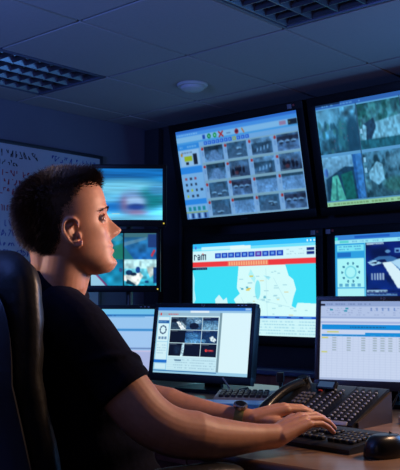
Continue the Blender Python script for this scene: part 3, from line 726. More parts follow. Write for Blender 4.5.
# ------------------------------------------------------------------ desk monitors
DZ = 0.74
def desk_monitor(pic, x, y, z, yaw, tilt, label, bez=None, w=0.41, h=0.256, logo=True):
    """x, y, z: centre of the screen face"""
    bez = bez or M_bezel
    t = thing('desk_monitor', label, 'monitor', (x, y, DZ), -yaw, 'monitors on the desk')
    M = T(0, 0, z - DZ) @ T(rx=tilt)
    bezel_frame(w, h, 0.0165, 0.032, bot=0.03, top=0.017).build('bezel', bez, t, M)
    MB().box(w + 0.02, 0.03, h + 0.03, 0, 0.045, -0.004, bev=0.012).box(0.2, 0.02, 0.16, 0, 0.066, 0, bev=0.008).build('housing', bez, t, M)
    screen('screen', pic, w, h, t, M @ T(0, 0.006, 0), 1.0)
    zc = z - DZ
    MB().box(0.075, 0.022, zc + 0.06, 0, 0.098, (zc + 0.06) / 2 + 0.012, bev=0.006).box(0.06, 0.05, 0.06, 0, 0.078, zc - 0.01, bev=0.006).build('stand_neck', M_bezel, t)
    MB().add(prism(rrect(0.25, 0.2, 0.04), 0.0, 0.014, 0.004), T(0, 0.08, 0)).build('stand_base', M_bezel, t)
    if logo:      # round maker's mark with two slanted letters, top bezel
        lg = MB()
        for pts in ([(-.006, .006), (-.008, -.003)], [(-.007, .001), (-.003, .001)], [(-.003, .001), (-.0045, -.003)], [(.0035, .003), (.001, -.006)], [(.0035, .003), (.007, .002)], [(.007, .002), (.006, -.003)], [(.006, -.003), (.002, -.003)]):
            (xa, za), (xb, zb) = pts; lg.tube([(xa, -0.0005, za), (xb, -0.0005, zb)], 0.0009, seg=6)
        lg.build('logo', M_logo, t, M @ T(0, 0, h / 2 + 0.0085))
    pl = MB()
    for k in range(3): pl.box(0.007, 0.002, 0.0025, w / 2 - 0.055 + 0.016 * k, -0.0005, h / 2 + 0.0085)
    pl.build('label_marks', M_logo, t, M)
    return t
desk_monitor(pic_control(), 0.0015, 3.12, 0.932, rad(32), rad(-9), 'middle desk monitor showing nine dark camera pictures and a white page', w=0.415, h=0.25)
desk_monitor(pic_window(), -0.385, 3.36, 0.925, rad(8), rad(-10), 'desk monitor with a pale blue window, half hidden behind the man', w=0.40, h=0.25, logo=False)
desk_monitor(pic_sheet(), 0.585, 2.672, 0.953, rad(22), rad(-8), 'grey desk monitor at the right behind the phone, showing a spreadsheet', M_bezel_grey)
# ================================================================== DESK AND THINGS ON IT
M_desk = wood('desk_veneer', (122, 94, 70), (150, 118, 90), 0.28, scale=2.5)
M_edge = mat('desk_edge_band', (90, 60, 42), 0.45)
front = [(1.55, 0.62), (0.95, 1.10), (0.6, 1.395), (0.40, 1.565), (0.28, 1.668), (0.17, 1.762), (0.088, 1.835), (0.03, 1.905), (0.0, 1.98), (-0.015, 2.06), (-0.05, 2.17), (-0.14, 2.36), (-0.30, 2.58), (-0.55, 2.82), (-0.8, 3.0)]
def rb2(r, b): v = RB(r, b); return (v.x, v.y)
poly = front + [(-0.86, 3.5), rb2(-3.0, 2.72), rb2(-2.0, 2.72), rb2(-0.4, 2.72), (2.15, 1.3)]
desk = thing('desk', 'curved wooden control desk the man sits at', 'desk', (0.3, 2.4, 0))
Minv = T(-0.3, -2.4, 0)
obj('desktop', prism(poly, DZ - 0.03, DZ, 0.003), M_desk, desk, Minv)
eb = bmesh.new()
rings = []
merge(eb, tube([Vector((x, y, DZ - 0.0155)) for x, y in front], 0.0155, seg=12))
obj('edge_band', eb, M_edge, desk, Minv)
for x, y in ((-0.62, 3.2), (0.55, 2.25), (1.6, 1.35)):
    MB().box(0.5, 0.03, DZ - 0.035, 0, 0, (DZ - 0.035) / 2).build('leg_panel', M_desk, desk, Minv @ T(x, y, 0, rz=-YAW + PI / 2))

# ------------------------------------------------------------------ keyboard
M_key = mat('key_black', (20, 21, 25), 0.6, var=0.05)
M_kb = mat('keyboard_black', (14, 15, 18), 0.5, var=0.05)
KYAW = rad(46)
kc = Vector((0.33, 1.865, 0)) - Vector((math.cos(KYAW), -math.sin(KYAW), 0)) * 0.225 + Vector((math.sin(KYAW), math.cos(KYAW), 0)) * 0.095
kb = thing('keyboard', 'black computer keyboard under the man\'s hands', 'keyboard', (kc.x, kc.y, DZ), -KYAW)
# wedge body: x right, y away; slightly curved palm edge
sec = [(-0.095, 0.0), (-0.095, 0.010), (-0.088, 0.014), (-0.06, 0.016), (0.085, 0.028), (0.095, 0.024), (0.095, 0.0)]
obj('body', loft([[Vector((x, y, z)) for y, z in sec] for x in (-0.225, -0.222, 0.222, 0.225)]), M_kb, kb)
kbm = box(0.0165, 0.0165, 0.008, 0.002, 1)
rows = [(-0.05, [1.25, 1.25, 1.25, 6, 1.25, 1.25, 1.25, 1.25]), (-0.031, [2.2] + [1] * 10 + [2.55]), (-0.012, [1.75] + [1] * 11 + [2]), (0.007, [1.5] + [1] * 12 + [1.25]), (0.026, [1] * 13 + [1.75]), (0.05, [1] * 14)]
key0 = None; U = 0.019
shape = {}
def key(x, y, wu):
    global key0
    z = 0.016 + (y + 0.06) * 0.0828 + 0.004
    k = round(wu, 2)
    if k not in shape:
        o = MB().add(box(U * wu - 0.0022, 0.0168, 0.008, 0.002, 1)).build('key', M_key, kb); shape[k] = o
    else: o = dup(shape[k], kb)
    o.location = (x, y, z); o.rotation_euler = (0.083, 0, 0)
for y, ws in rows:
    x = -0.215
    for wu in ws: key(x + U * wu / 2, y, wu); x += U * wu
for y in (0.026, 0.007): [key(0.066 + U * (k + .5), y, 1) for k in range(3)]
key(0.066 + U * 1.5, -0.031, 1); [key(0.066 + U * (k + .5), -0.05, 1) for k in range(3)]
for i, y in enumerate((-0.05, -0.031, -0.012, 0.007, 0.026)): [key(0.134 + U * (k + .5), y, 1) for k in range(4)]

# ------------------------------------------------------------------ mouse
M_mouse = mat('mouse_black', (16, 17, 21), 0.32, var=0.04)
ms = thing('computer_mouse', 'black computer mouse at the right edge of the desk', 'mouse', (0.412, 1.86, DZ), -rad(50))
def mouse_shape():
    rings = []; n = 28
    for k in range(13):
        t = k / 12.0; a = t * PI / 2
        s = math.cos(a * 0.985); z = 0.044 * math.sin(a)
        ring = []
        for j in range(n):
            th = 2 * PI * j / n; cx, sy = math.cos(th), math.sin(th)
            x = 0.037 * (abs(cx) ** 0.8) * (1 if cx > 0 else -1) * (0.25 + 0.75 * s ** 0.7); y = 0.064 * sy * (0.1 + 0.9 * s ** 0.7) - 0.012 * (1 - s)
            ring.append(Vector((x * (1 - 0.12 * (sy > 0) * sy), y, z)))
        rings.append(ring)
    return loft([[Vector((p.x * .95, p.y * .97, 0.0)) for p in rings[0]]] + [[p + Vector((0, 0, 0.004)) for p in r] for r in rings])
obj('body', mouse_shape(), M_mouse, ms)
MB().box(0.0016, 0.05, 0.003, 0, 0.032, 0.0405, rx=-0.42).build('button_gap', M_black, ms)
MB().cyl(0.011, 0.007, 0, 0.034, 0.034, ry=PI / 2, seg=18, bev=0.0015).build('scroll_wheel', M_satin, ms)

# ------------------------------------------------------------------ desk phone with side key module
M_phone = mat('phone_black', (18, 19, 23), 0.38, var=0.05)
M_pkey = mat('phone_key_grey', (96, 98, 106), 0.45)
M_pkeyl = mat('phone_key_light', (170, 182, 205), 0.5)
M_lcd = emit('phone_display', (48, 72, 104), 1.0)
M_strip = mat('label_strip', (172, 178, 196), 0.5)
M_red = mat('red_button', (170, 46, 34), 0.4)
M_hand = mat('handset_black', (14, 15, 18), 0.26, var=0.04)
PY = rad(42)
ph = thing('desk_phone', 'black desk phone with display and rows of line keys in front of the spreadsheet screen', 'phone', (0.345, 2.40, DZ), -PY)
# local: x right, y away; sloped top rising to the back
SL = math.atan2(0.078, 0.19)
def wedge(x0, x1): return loft([[Vector((x, y, z)) for y, z in ((-0.1, 0.0), (-0.1, 0.012), (-0.094, 0.018), (0.088, 0.092), (0.1, 0.092), (0.1, 0.075), (0.03, 0.0))] for x in (x0, x1)])
obj('base', wedge(-0.148, 0.066), M_phone, ph)
obj('key_module', wedge(0.069, 0.165), M_phone, ph)
SP = T(0, -0.003, 0.0558, rx=SL)         # frame of the sloped face, z out
def onface(m): return SP @ m
MB().box(0.066, 0.030, 0.014, 0, 0, 0, bev=0.005).build('display_housing', M_phone, ph, onface(T(-0.02, 0.076, 0.008, rx=0.45)))
MB().box(0.052, 0.019, 0.002, 0, 0, 0).build('display', M_lcd, ph, onface(T(-0.02, 0.0730, 0.0142, rx=0.45)))
MB().box(0.012, 0.006, 0.004, 0, 0, 0, bev=0.001).build('message_light', M_red, ph, onface(T(-0.03, 0.052, 0.004)))
pk = None
for i in range(4):
    for j in range(3):
        o = MB().box(0.012, 0.011, 0.005, bev=0.0015).build('dial_key', M_pkey, ph) if pk is None else dup(pk, ph)
        pk = o; o.matrix_local = onface(T(-0.078 + 0.0175 * j, 0.032 - 0.0175 * i, 0.003))
pk = None
for c_, x in enumerate((-0.012, 0.014, 0.04, 0.085, 0.106, 0.127, 0.148)):
    MB().box(0.009, 0.165, 0.002, 0, 0, 0).build('key_label_strip', M_satin, ph, onface(T(x - 0.0095, -0.012 if c_ < 3 else 0.002, 0.001)))
    for i in range(11):
        if c_ == 0 and i > 7: continue
        o = MB().box(0.0066, 0.0042, 0.004, bev=0.001).build('line_key', M_pkeyl, ph) if pk is None else dup(pk, ph)
        pk = o; o.matrix_local = onface(T(x, -0.09 + 0.0155 * i, 0.003))
MB().box(0.085, 0.012, 0.003, bev=0.001).build('paper_label', M_strip, ph, T(0.105, -0.0985, 0.0155, rx=0.9))
# wedge foot on the right
obj('side_stand', loft([[Vector((x, y, z)) for y, z in ((-0.08, 0.0), (-0.08, 0.018), (0.098, 0.085), (0.1, 0.0))] for x in (0.166, 0.172)]), mat('phone_side_brown', (58, 46, 42), 0.5), ph)
# handset in its cradle on the left: arched grip between two caps
hs = MB()
arch = [(-0.122, -0.105 + 0.205 * t, 0.022 + 0.060 * t + 0.020 * math.sin(PI * t) ** 0.7 + 0.006) for t in np.linspace(0, 1, 15)]
hs.tube(arch, [0.014 + 0.006 * abs(2 * t - 1) ** 3 for t in np.linspace(0, 1, 15)], seg=14)
for t in (0.04, 0.96):
    y = -0.105 + 0.205 * t; z = 0.018 + 0.078 * t
    hs.cyl(0.024, 0.03, -0.122, y, z + 0.004, rx=SL, seg=22, r2=0.019, bev=0.004)
hs.build('handset', M_hand, ph)
MB().tube([(-0.122 + 0.006 * math.cos(1.9 * k), -0.12 - 0.002 * k + 0.0, 0.02 + 0.006 * math.sin(1.9 * k)) for k in range(24)], 0.0022, seg=6).build('coiled_cord', M_black, ph)

# ------------------------------------------------------------------ camera control keyboard with joystick
M_grey = mat('controller_grey', (120, 122, 128), 0.5, var=0.04)
M_ckey = mat('controller_key', (40, 42, 50), 0.45)
cc = thing('camera_controller', 'light grey camera control keyboard with a joystick behind the hands', 'controller', (0.19, 2.85, DZ), -rad(10))
obj('body', loft([[Vector((x, y, z)) for y, z in ((-0.08, 0), (-0.08, 0.012), (-0.07, 0.018), (0.07, 0.03), (0.08, 0.026), (0.08, 0))] for x in (-0.135, -0.13, 0.115, 0.12)]), M_grey, cc)
ck = None
for i in range(4):
    for j in range(8):
        o = MB().box(0.016, 0.014, 0.012, bev=0.003).build('key', M_ckey, cc) if ck is None else dup(ck, cc)
        ck = o; o.location = (-0.112 + 0.021 * j, -0.052 + 0.028 * i, 0.0235 + 0.0024 * i); o.rotation_euler = (0.085, 0, 0)
j_ = MB().cyl(0.024, 0.02, 0.086, 0.0, 0.03, r2=0.016).tube([(0.086, 0, 0.035), (0.084, 0, 0.07)], 0.007, seg=10)
jo = j_.build('joystick', M_black, cc)
MB().box(0.026, 0.026, 0.034, 0.083, 0, 0.082, bev=0.006).build('knob', M_black, jo)
MB().tube([(-0.095, 0.066, 0.028), (-0.108, 0.07, 0.048), (-0.125, 0.076, 0.07)], 0.003, seg=8).build('antenna', M_grey, cc)

# ------------------------------------------------------------------ papers, folder, cable
M_blue = mat('folder_blue', (50, 130, 215), 0.4)
M_paper = mat('paper_white', (190, 192, 198), 0.8, var=0.02)
def flat_thing(name, label, cat, m, w, h, th, x, y, yaw, z=DZ, bev=0.001, group=None):
    o = obj(name, box(w, h, th, bev, 1), m); o.location = (x, y, z + th / 2 + 0.0003); o.rotation_euler = (0, 0, -yaw); return tag(o, label, cat, group)
flat_thing('folder', 'flat blue folder on the desk in front of the camera controller', 'folder', M_blue, 0.33, 0.1, 0.018, 0.10, 2.69, rad(10), bev=0.003)
flat_thing('paper_sheet', 'white sheet of paper beside the blue folder, by the man\'s watch', 'paper', M_paper, 0.16, 0.1, 0.001, 0.09, 2.50, rad(30))
flat_thing('notepad', 'white notepad on the desk right of the phone', 'notepad', M_paper, 0.16, 0.22, 0.02, 0.68, 2.36, rad(40), bev=0.002)
tag(obj('cable', tube([(0.56, 2.50, 0.744), (0.575, 2.47, 0.79), (0.585, 2.455, 0.82), (0.60, 2.45, 0.77), (0.63, 2.48, 0.744), (0.70, 2.52, 0.744)], 0.003, seg=8), M_black), 'black cable looped beside the phone stand', 'cable')
# ================================================================== THE MAN
PHI = rad(35)                                  # torso faces this way (0 = camera right, + = away from the camera)
FW = Vector((math.cos(PHI), math.sin(PHI), 0)); LF = Vector((-math.sin(PHI), math.cos(PHI), 0)); UP = Vector((0, 0, 1))
S_R = Vector((-0.252, 1.770, 1.012)); S_L = S_R + LF * 0.36
TC = (S_R + S_L) / 2                           # middle of the shoulders
E_R = Vector((-0.088, 1.735, 0.806)); W_R = Vector((0.166, 1.862, 0.782))
E_L = Vector((-0.165, 2.10, 0.835)); W_L = Vector((0.120, 2.055, 0.792))
M_skin = mat('skin', (206, 150, 122), 0.5, var=0.07, scale=70, bump=0.04, bscale=500, sss=0.12)
M_hair = mat('hair_dark_brown', (62, 43, 33), 0.5, var=0.3, scale=60, spec=0.35)
M_shirt = mat('shirt_navy', (20, 22, 38), 0.95, var=0.15, scale=120, bump=0.25, bscale=26, spec=0.1)
M_trouser = mat('trousers_grey', (52, 50, 62), 0.95, var=0.12, scale=90, bump=0.2, bscale=30, spec=0.1)
M_shoe = mat('shoe_black', (16, 16, 18), 0.4)
M_eye = mat('eye_white', (214, 206, 200), 0.2, var=0.02)
M_iris = mat('eye_iris', (44, 54, 66), 0.2)

# ---------------------------------------------------------------- head: angle/height field, local x forward, y left, z up, origin at eye level
HZ = [-.122, -.116, -.104, -.090, -.075, -.060, -.045, -.030, -.012, .006, .024, .044, .064, .084, .100, .112, .118]
HF = [.060, .071, .078, .0765, .0765, .077, .0755, .075, .0745, .0765, .0815, .0825, .080, .072, .058, .036, .006]   # front
HB = [.030, .012, -.010, -.036, -.060, -.078, -.090, -.099, -.107, -.112, -.1145, -.1145, -.110, -.099, -.083, -.060, -.026]  # back
HW = [.018, .030, .0415, .050, .0575, .0625, .0655, .068, .0705, .073, .0745, .0745, .072, .064, .052, .034, .010]   # half width
def g(x, m, s): return math.exp(-((x - m) / s) ** 2)
def head_point(th, z):
    xf = float(np.interp(z, HZ, HF)); xb = float(np.interp(z, HZ, HB)); hw = float(np.interp(z, HZ, HW))
    xc = -0.012 if z > -0.075 else -0.012 + (xf * 0.45 + 0.012) * min(1, (-0.075 - z) / 0.04)
    xc = min(max(xc, xb + 0.01), xf - 0.01)
    c, s = math.cos(th), math.sin(th)
    e = 0.86 if c > 0 else 0.94
    x = xc + ((xf - xc) if c > 0 else (xc - xb)) * (abs(c) ** e) * (1 if c > 0 else -1)
    y = hw * (abs(s) ** 0.9) * (1 if s > 0 else -1)
    # cheeks and temples
    if c > 0:
        ay = abs(y)
        x += 0.0045 * g(ay, .045, .016) * g(z, -.030, .016)                 # cheek bone
        x += 0.0045 * g(ay, .026, .018) * g(z, .021, .009)                  # brow
        x -= 0.0075 * g(ay, .033, .0135) * g(z, -.001, .012)                 # eye socket
        x -= 0.004 * g(ay, .05, .014) * g(z, -.062, .02)                    # hollow cheek
        # nose
        prof = float(np.interp(z, [-.051, -.046, -.040, -.033, -.026, -.015, -.003, .008, .018], [0, .011, .024, .0315, .0290, .0200, .0110, .0040, 0]))
        sig = float(np.interp(z, [-.045, -.031, -.008, .01], [.0125, .0115, .0085, .009]))
        x += prof * g(y, 0, sig)
        x += 0.008 * g(ay, .0135, .006) * g(z, -.038, .007)                 # nostril wings
        # mouth and chin
        x += 0.0052 * g(z, -.063, .0045) * g(y, 0, .019) + 0.0058 * g(z, -.0748, .005) * g(y, 0, .017)
        x -= 0.0055 * g(z, -.0688, .0022) * g(y, 0, .023)
        x -= 0.0030 * g(z, -.086, .005) * g(y, 0, .018)
        x += 0.0050 * g(z, -.103, .011) * g(y, 0, .017)
        x += 0.002 * g(z, -.055, .004) * g(ay, .006, .004)
    return Vector((x, y, z))
def head_mesh():
    n = 132
    zs = list(np.linspace(-.1215, .1175, 124))
    return loft([[head_point(2 * PI * k / n, z) for k in range(n)] for z in zs])
HEAD = Matrix.Translation((-0.287, 1.860, 1.252)) @ Matrix.Rotation(rad(9), 4, 'Z') @ Matrix.Rotation(rad(-11), 4, 'Y')
def hp(x, y, z): return HEAD @ Vector((x, y, z))

def ear(side):
    """shell with rim, hollow and lobe"""
    e = bmesh.new()
    rim = [(-.004, .030), (.010, .033), (-.013, .024), (-.019, .012), (-.019, -.002), (-.014, -.014), (-.008, -.024), (.002, -.030), (.009, -.026)]
    order = [(.013, .010), (.016, .022), (.010, .031), (-.003, .032), (-.014, .025), (-.0195, .012), (-.019, -.002), (-.0145, -.014), (-.008, -.024), (.001, -.030), (.009, -.027), (.012, -.018)]
    P = lambda x, z, o: Vector((x - 0.012 * 0 + z * -0.12, side * o, z))
    merge(e, tube([P(x, z, .013 + (0.005 if x < -.008 else 0)) for x, z in order], [.003, .0036, .0038, .0038, .0038, .0036, .0034, .0034, .0042, .005, .0045, .003], seg=8))
    merge(e, tube([P(.004, .019, .012), P(-.009, .014, .0135), P(-.0105, 0, .0135), P(-.004, -.012, .011)], [.003, .0036, .0036, .003], seg=8))
    # back shell
    merge(e, tube([P(.006, .024, .004), P(-.006, .02, .006), P(-.011, .004, .007), P(-.007, -.012, .006), P(.002, -.024, .007)], [.008, .0105, .0115, .010, .0065], seg=10, flat=0.55, up=(0, 1, 0)))
    merge(e, tube([P(.010, -.004, .008), P(.011, -.010, .010)], [.0045, .0045], seg=8))     # tragus
    return e, Matrix.Translation((-0.003, side * 0.064, -0.026))

body = bmesh.new()
merge(body, head_mesh(), HEAD)
for s in (-1, 1):
    e, m = ear(s); merge(body, e, HEAD @ m)
    # eyelids: small hoods over the eyeballs
    lid = [Vector((.0735 - 0.35 * (abs(t) ** 2) * .012, s * (.032 + t * .0145), .0052 - .0045 * t * t)) for t in np.linspace(-1, 1, 7)]
    merge(body, tube(lid, [.0022, .003, .0034, .0036, .0034, .003, .002], seg=8), HEAD)
    lid = [Vector((.0715 - 0.35 * (abs(t) ** 2) * .012, s * (.032 + t * .0135), -.0072 + .0035 * t * t)) for t in np.linspace(-1, 1, 7)]
    merge(body, tube(lid, .0024, seg=8), HEAD)
# neck
NB = Vector((-0.334, 1.893, 1.085))
merge(body, tube([hp(-.030, 0, -.035), hp(-.034, 0, -.075), hp(-.046, 0, -.115), NB + Vector((0.008, 0, 0.02)), NB + Vector((-.0, 0.0, -.06))], [.052, .056, .058, .060, .052], seg=28))
merge(body, tube([hp(.002, 0, -.110), hp(-.012, 0, -.135), hp(-.026, 0, -.165)], [.020, .022, .022], seg=14))          # throat
merge(body, tube([hp(-.070, 0, -.03), hp(-.072, 0, -.08), NB + Vector((-0.035, -.015, .03)), NB + Vector((-.06, -.03, -.06))], [.034, .036, .036, .030], seg=18))   # nape
# trapezius and torso under the shirt
for S in (S_R, S_L):
    merge(body, tube([NB + Vector((-.015, 0, .02)), NB.lerp(S, .5) + Vector((-.015, -.01, .02)), S + Vector((0, 0, -.005))], [.035, .042, .052], seg=16))
# torso axis: slouched, hips forward of the shoulders
TS = [(.50, .165, .105, .165), (.60, .150, .115, .168), (.70, .120, .120, .162), (.80, .085, .118, .162), (.90, .045, .115, .168), (.98, .015, .108, .172), (1.03, .0, .086, .150), (1.065, -.004, .060, .100), (1.085, -.006, .04, .06)]
def torso(infl, n=44, extra=None):
    rings = []
    zs = np.linspace(TS[0][0], TS[-1][0], 40)
    A = np.array(TS)
    for z in zs:
        off, hd, hw = (float(np.interp(z, A[:, 0], A[:, k])) for k in (1, 2, 3))
        c = Vector((TC.x, TC.y, 0)) + FW * off; c.z = z
        ring = []
        for k in range(n):
            a = 2 * PI * k / n; cx, sy = math.cos(a), math.sin(a)
            d = (abs(cx) ** .85) * (1 if cx > 0 else -1) * (hd + infl); l = (abs(sy) ** .85) * (1 if sy > 0 else -1) * (hw + infl)
            p = c + FW * d + LF * l
            if extra: p = extra(p, a, z)
            ring.append(p)
        rings.append(ring)
    return loft(rings)
merge(body, torso(0.0))
# arms
def arm(S, E, W, up_r, fo_r):
    """one sweep from shoulder to wrist with a rounded bend at the elbow"""
    P, R = [], []
    for t in (0, .2, .4, .58): P.append(S.lerp(E, t)); R.append(float(np.interp(t, (0, .25, .5, .75, 1), up_r)))
    A, B = S.lerp(E, .70), E.lerp(W, .30); re_ = max(up_r[-1], fo_r[0])
    for t in np.linspace(0, 1, 9):
        t = float(t); P.append(A * (1 - t) ** 2 + E * 2 * t * (1 - t) + B * t * t); R.append(up_r[3] * (1 - t) + fo_r[2] * t + (re_ - up_r[3]) * math.sin(PI * t) * .6)
    for t in (.42, .55, .7, .86, 1): P.append(E.lerp(W, t) + Vector((0, 0, -.006)) * math.sin(PI * t)); R.append(float(np.interp(t, (0, .15, .32, .5, .7, .86, 1), fo_r)))
    merge(body, tube(P, R, seg=28))
    merge(body, tube([E.lerp(S, .08) + Vector((0, 0, -.002)), E.lerp(W, .08)], [.037, .037], seg=18))       # point of the elbow
arm(S_R, E_R, W_R, [.058, .056, .056, .056, .054], [.052, .053, .051, .044, .035, .029, .027])
arm(S_L, E_L, W_L, [.058, .054, .051, .046, .042], [.041, .045, .044, .039, .031, .0265, .0255])

def hand(W, f, u, side, curl, spread, pitch):
    """W wrist, f forward, u dorsal; side = +1 thumb towards u x f (right hand, palm down), -1 other"""
    f = Vector(f).normalized(); u = (Vector(u) - f * Vector(u).dot(f)).normalized(); t = u.cross(f).normalized() * side
    R = lambda a, b, c: W + f * a + t * b + u * c
    kn = [R(.090, .031, .004), R(.094, .010, .008), R(.089, -.011, .006), R(.080, -.030, .000)]
    wr = [R(.005, .014, 0), R(.0, .005, .003), R(.0, -.006, .002), R(.005, -.014, -.002)]
    for k, r in zip(range(4), (.0145, .0145, .014, .013)):
        merge(body, tube([wr[k], wr[k].lerp(kn[k], .5), kn[k]], [.019, r + .001, r - .0025], seg=12))
    merge(body, tube([R(.02, .0, -.006), R(.06, .0, -.007)], [.024, .028], seg=14, flat=.5, up=u))
    L = [(.044, .026, .021), (.048, .030, .022), (.045, .028, .022), (.035, .021, .019)]
    rr = [(.0098, .0088, .0078, .0066), (.0100, .009, .008, .0066), (.0095, .0085, .0075, .0064), (.0085, .0076, .0066, .0056)]
    for k in range(4):
        p = kn[k]; sp = spread[k]; a = pitch[k]; pts = [p]
        d0 = (f * math.cos(sp) + t * math.sin(sp))
        for i, l in enumerate(L[k]):
            d = d0 * math.cos(a) - u * math.sin(a); p = p + d * l; pts.append(p); a += curl[k][i] if i < 2 else 0
        merge(body, tube(pts, rr[k], seg=12))
    merge(body, tube([R(.012, .017, -.006), R(.045, .040, -.014), R(.074, .050, -.020), R(.099, .046, -.026)], [.017, .0145, .0105, .008], seg=12))
    return kn
# right hand (near): raised knuckles, fingers reaching down to the keys
HR_F = Vector((0.78, 0.60, 0.29)); HR_U = Vector((-0.15, -0.10, 1))
hand(W_R, HR_F, HR_U, 1, [(.30, .2), (.38, .25), (.40, .28), (.42, .25)], (.10, .02, -.07, -.16), (.25, .28, .31, .33))
HL_F = Vector((0.92, 0.36, 0.20)); HL_U = Vector((-0.12, -0.05, 1))
hand(W_L, HL_F, HL_U, -1, [(.30, .2), (.36, .25), (.40, .25), (.42, .25)], (.08, .02, -.06, -.14), (.24, .27, .30, .32))
# legs
HIP = {s: Vector((TC.x, TC.y, .53)) + FW * .16 + LF * (s * .09) for s in (-1, 1)}
KNEE = {s: HIP[s] + FW * .44 + LF * (s * .03) + Vector((0, 0, .0)) for s in (-1, 1)}
ANK = {s: KNEE[s] + FW * .03 + Vector((0, 0, -.435)) for s in (-1, 1)}
for s in (-1, 1):
    merge(body, tube([HIP[s], HIP[s].lerp(KNEE[s], .5), KNEE[s]], [.082, .070, .054], seg=18))
    merge(body, tube([KNEE[s], KNEE[s].lerp(ANK[s], .35), ANK[s]], [.050, .050, .034], seg=16))
    merge(body, tube([ANK[s] + UP * -.02, ANK[s] + FW * .15 + UP * -.055], [.034, .028], seg=12))

def remeshed(name, bm, voxel, smooth, m, parent=None, factor=0.5):
    """fuse overlapping closed shapes into one continuous skin"""
    me = bpy.data.meshes.new('src'); bm.to_mesh(me); bm.free()
    o = bpy.data.objects.new('src', me); COL.objects.link(o)
    md = o.modifiers.new('r', 'REMESH'); md.mode = 'VOXEL'; md.voxel_size = voxel; md.use_smooth_shade = True
    if smooth:
        sm = o.modifiers.new('s', 'SMOOTH'); sm.iterations = smooth; sm.factor = factor
    dg = bpy.context.evaluated_depsgraph_get()
    out = bpy.data.meshes.new_from_object(o.evaluated_get(dg)); out.name = name
    bpy.data.objects.remove(o); bpy.data.meshes.remove(me)
    n = bpy.data.objects.new(name, out); COL.objects.link(n)
    out.materials.clear(); out.materials.append(m)
    out.polygons.foreach_set('use_smooth', [True] * len(out.polygons))
    if parent: n.parent = parent
    return n
man = remeshed('person', body, 0.0026, 4, M_skin)
tag(man, 'man with short dark hair and navy polo shirt, seated, typing and looking at the screens', 'person')

# eyes
for s in (-1, 1):
    c = Vector((.0608, s * .031, -.0005))
    eb_ = bmesh.new(); bmesh.ops.create_uvsphere(eb_, u_segments=20, v_segments=14, radius=.0122)
    e = obj('eye', eb_, M_eye, man, HEAD @ Matrix.Translation(c))
    d = Vector((1, 0, .1)).normalized()
    ib = cyl(.0046, .0012, 18); bmesh.ops.transform(ib, matrix=HEAD @ Matrix.Translation(c + d * .0112) @ d.to_track_quat('Z', 'Y').to_matrix().to_4x4(), verts=ib.verts)
    obj('iris', ib, M_iris, e)

# ---------------------------------------------------------------- hair
rg = random.Random(4)
def hairline(p):
    """> 0 inside the hair; p in head coordinates; value fades to 0 at the hairline"""
    x, y, z = p; ay = abs(y)
    lim = float(np.interp(x, [-.12, -.092, -.06, -.034, -.024, -.012, .004, .018, .034, .06], [-.095, -.092, -.076, -.050, -.012, .012, .022, .046, .066, .068]))
    return z - lim
def normal_at(th, z):
    a = head_point(th + .03, z) - head_point(th - .03, z); b = head_point(th, min(z + .003, .1175)) - head_point(th, max(z - .003, -.1215))
    n = a.cross(b)
    return n.normalized() if n.length > 1e-9 else Vector((0, 0, 1))
hv, hf = [], []
def strand(p, d0, d1, ln, r):
    """tapered three sided hair lock bending from d0 to d1"""
    b0 = len(hv); side = d0.cross(Vector((0.3, 0.5, 0.81))).normalized()
    q = p - d0 * .003
    for i in range(4):
        t = i / 3.0; d = d0.lerp(d1, t).normalized(); w = r * (1 - .75 * t)
        oth = d.cross(side).normalized()
        for k in range(3):
            a = 2 * PI * k / 3; hv.append(q + side * (math.cos(a) * w) + oth * (math.sin(a) * w))
        q = q + d * (ln / 3 + (.001 if i == 0 else 0))
    hv.append(q)
    for i in range(3):
        for k in range(3):
            j = (k + 1) % 3; hf.append((b0 + 3 * i + k, b0 + 3 * i + j, b0 + 3 * i + 3 + j, b0 + 3 * i + 3 + k))
    for k in range(3): hf.append((b0 + 9 + k, b0 + 9 + (k + 1) % 3, b0 + 12))
cnt = 0
while cnt < 19000:
    # sample the scalp evenly by direction
    v = Vector((rg.gauss(0, 1), rg.gauss(0, 1), rg.gauss(0, 1)))
    v.normalize(); z = v.z * .12
    if z < -.1: continue
    th = math.atan2(v.y, v.x)
    p = head_point(th, z); hl = hairline(p)
    if hl < 0 or (hl < .022 and rg.random() > (hl / .022) ** 1.3): continue
    n = normal_at(th, z)
    if n.dot(p - Vector((-.01, 0, 0))) < 0: n = -n
    top = max(0, min(1, (p.z - .055) / .035)); back = max(0, min(1, (-p.x - .03) / .05)); sidef = (1 - top) * (1 - back)
    front = max(0, min(1, (p.x - .02) / .05)) * top
    ln = .005 * sidef + top * .017 + (1 - top) * back * (.005 + .013 * max(0, min(1, (p.z + .075) / .07))) + front * .008
    ln *= rg.uniform(.65, 1.25) * (.55 + .45 * min(1, hl / .03))
    jit = Vector((rg.gauss(0, .13), rg.gauss(0, .13), rg.gauss(0, .13)))
    ft = max(0, min(1, (p.x + .06) / .06)); flow_top = Vector((.75, 0, .35)) * ft + Vector((-.35, 0, -.1)) * (1 - ft)
    flow_side = Vector((-.55, 0, -.75)); flow_back = Vector((-.45, 0, -.55))
    flow = flow_top * top + (1 - top) * (flow_back * back + flow_side * (1 - back))
    d0 = (n * (.75 + .5 * top - .45 * sidef) + flow * .35 + jit).normalized(); d1 = (n * (.35 - .3 * sidef) + flow + jit * 1.5).normalized()
    strand(p, d0, d1, ln, rg.uniform(.0007, .0012)); cnt += 1
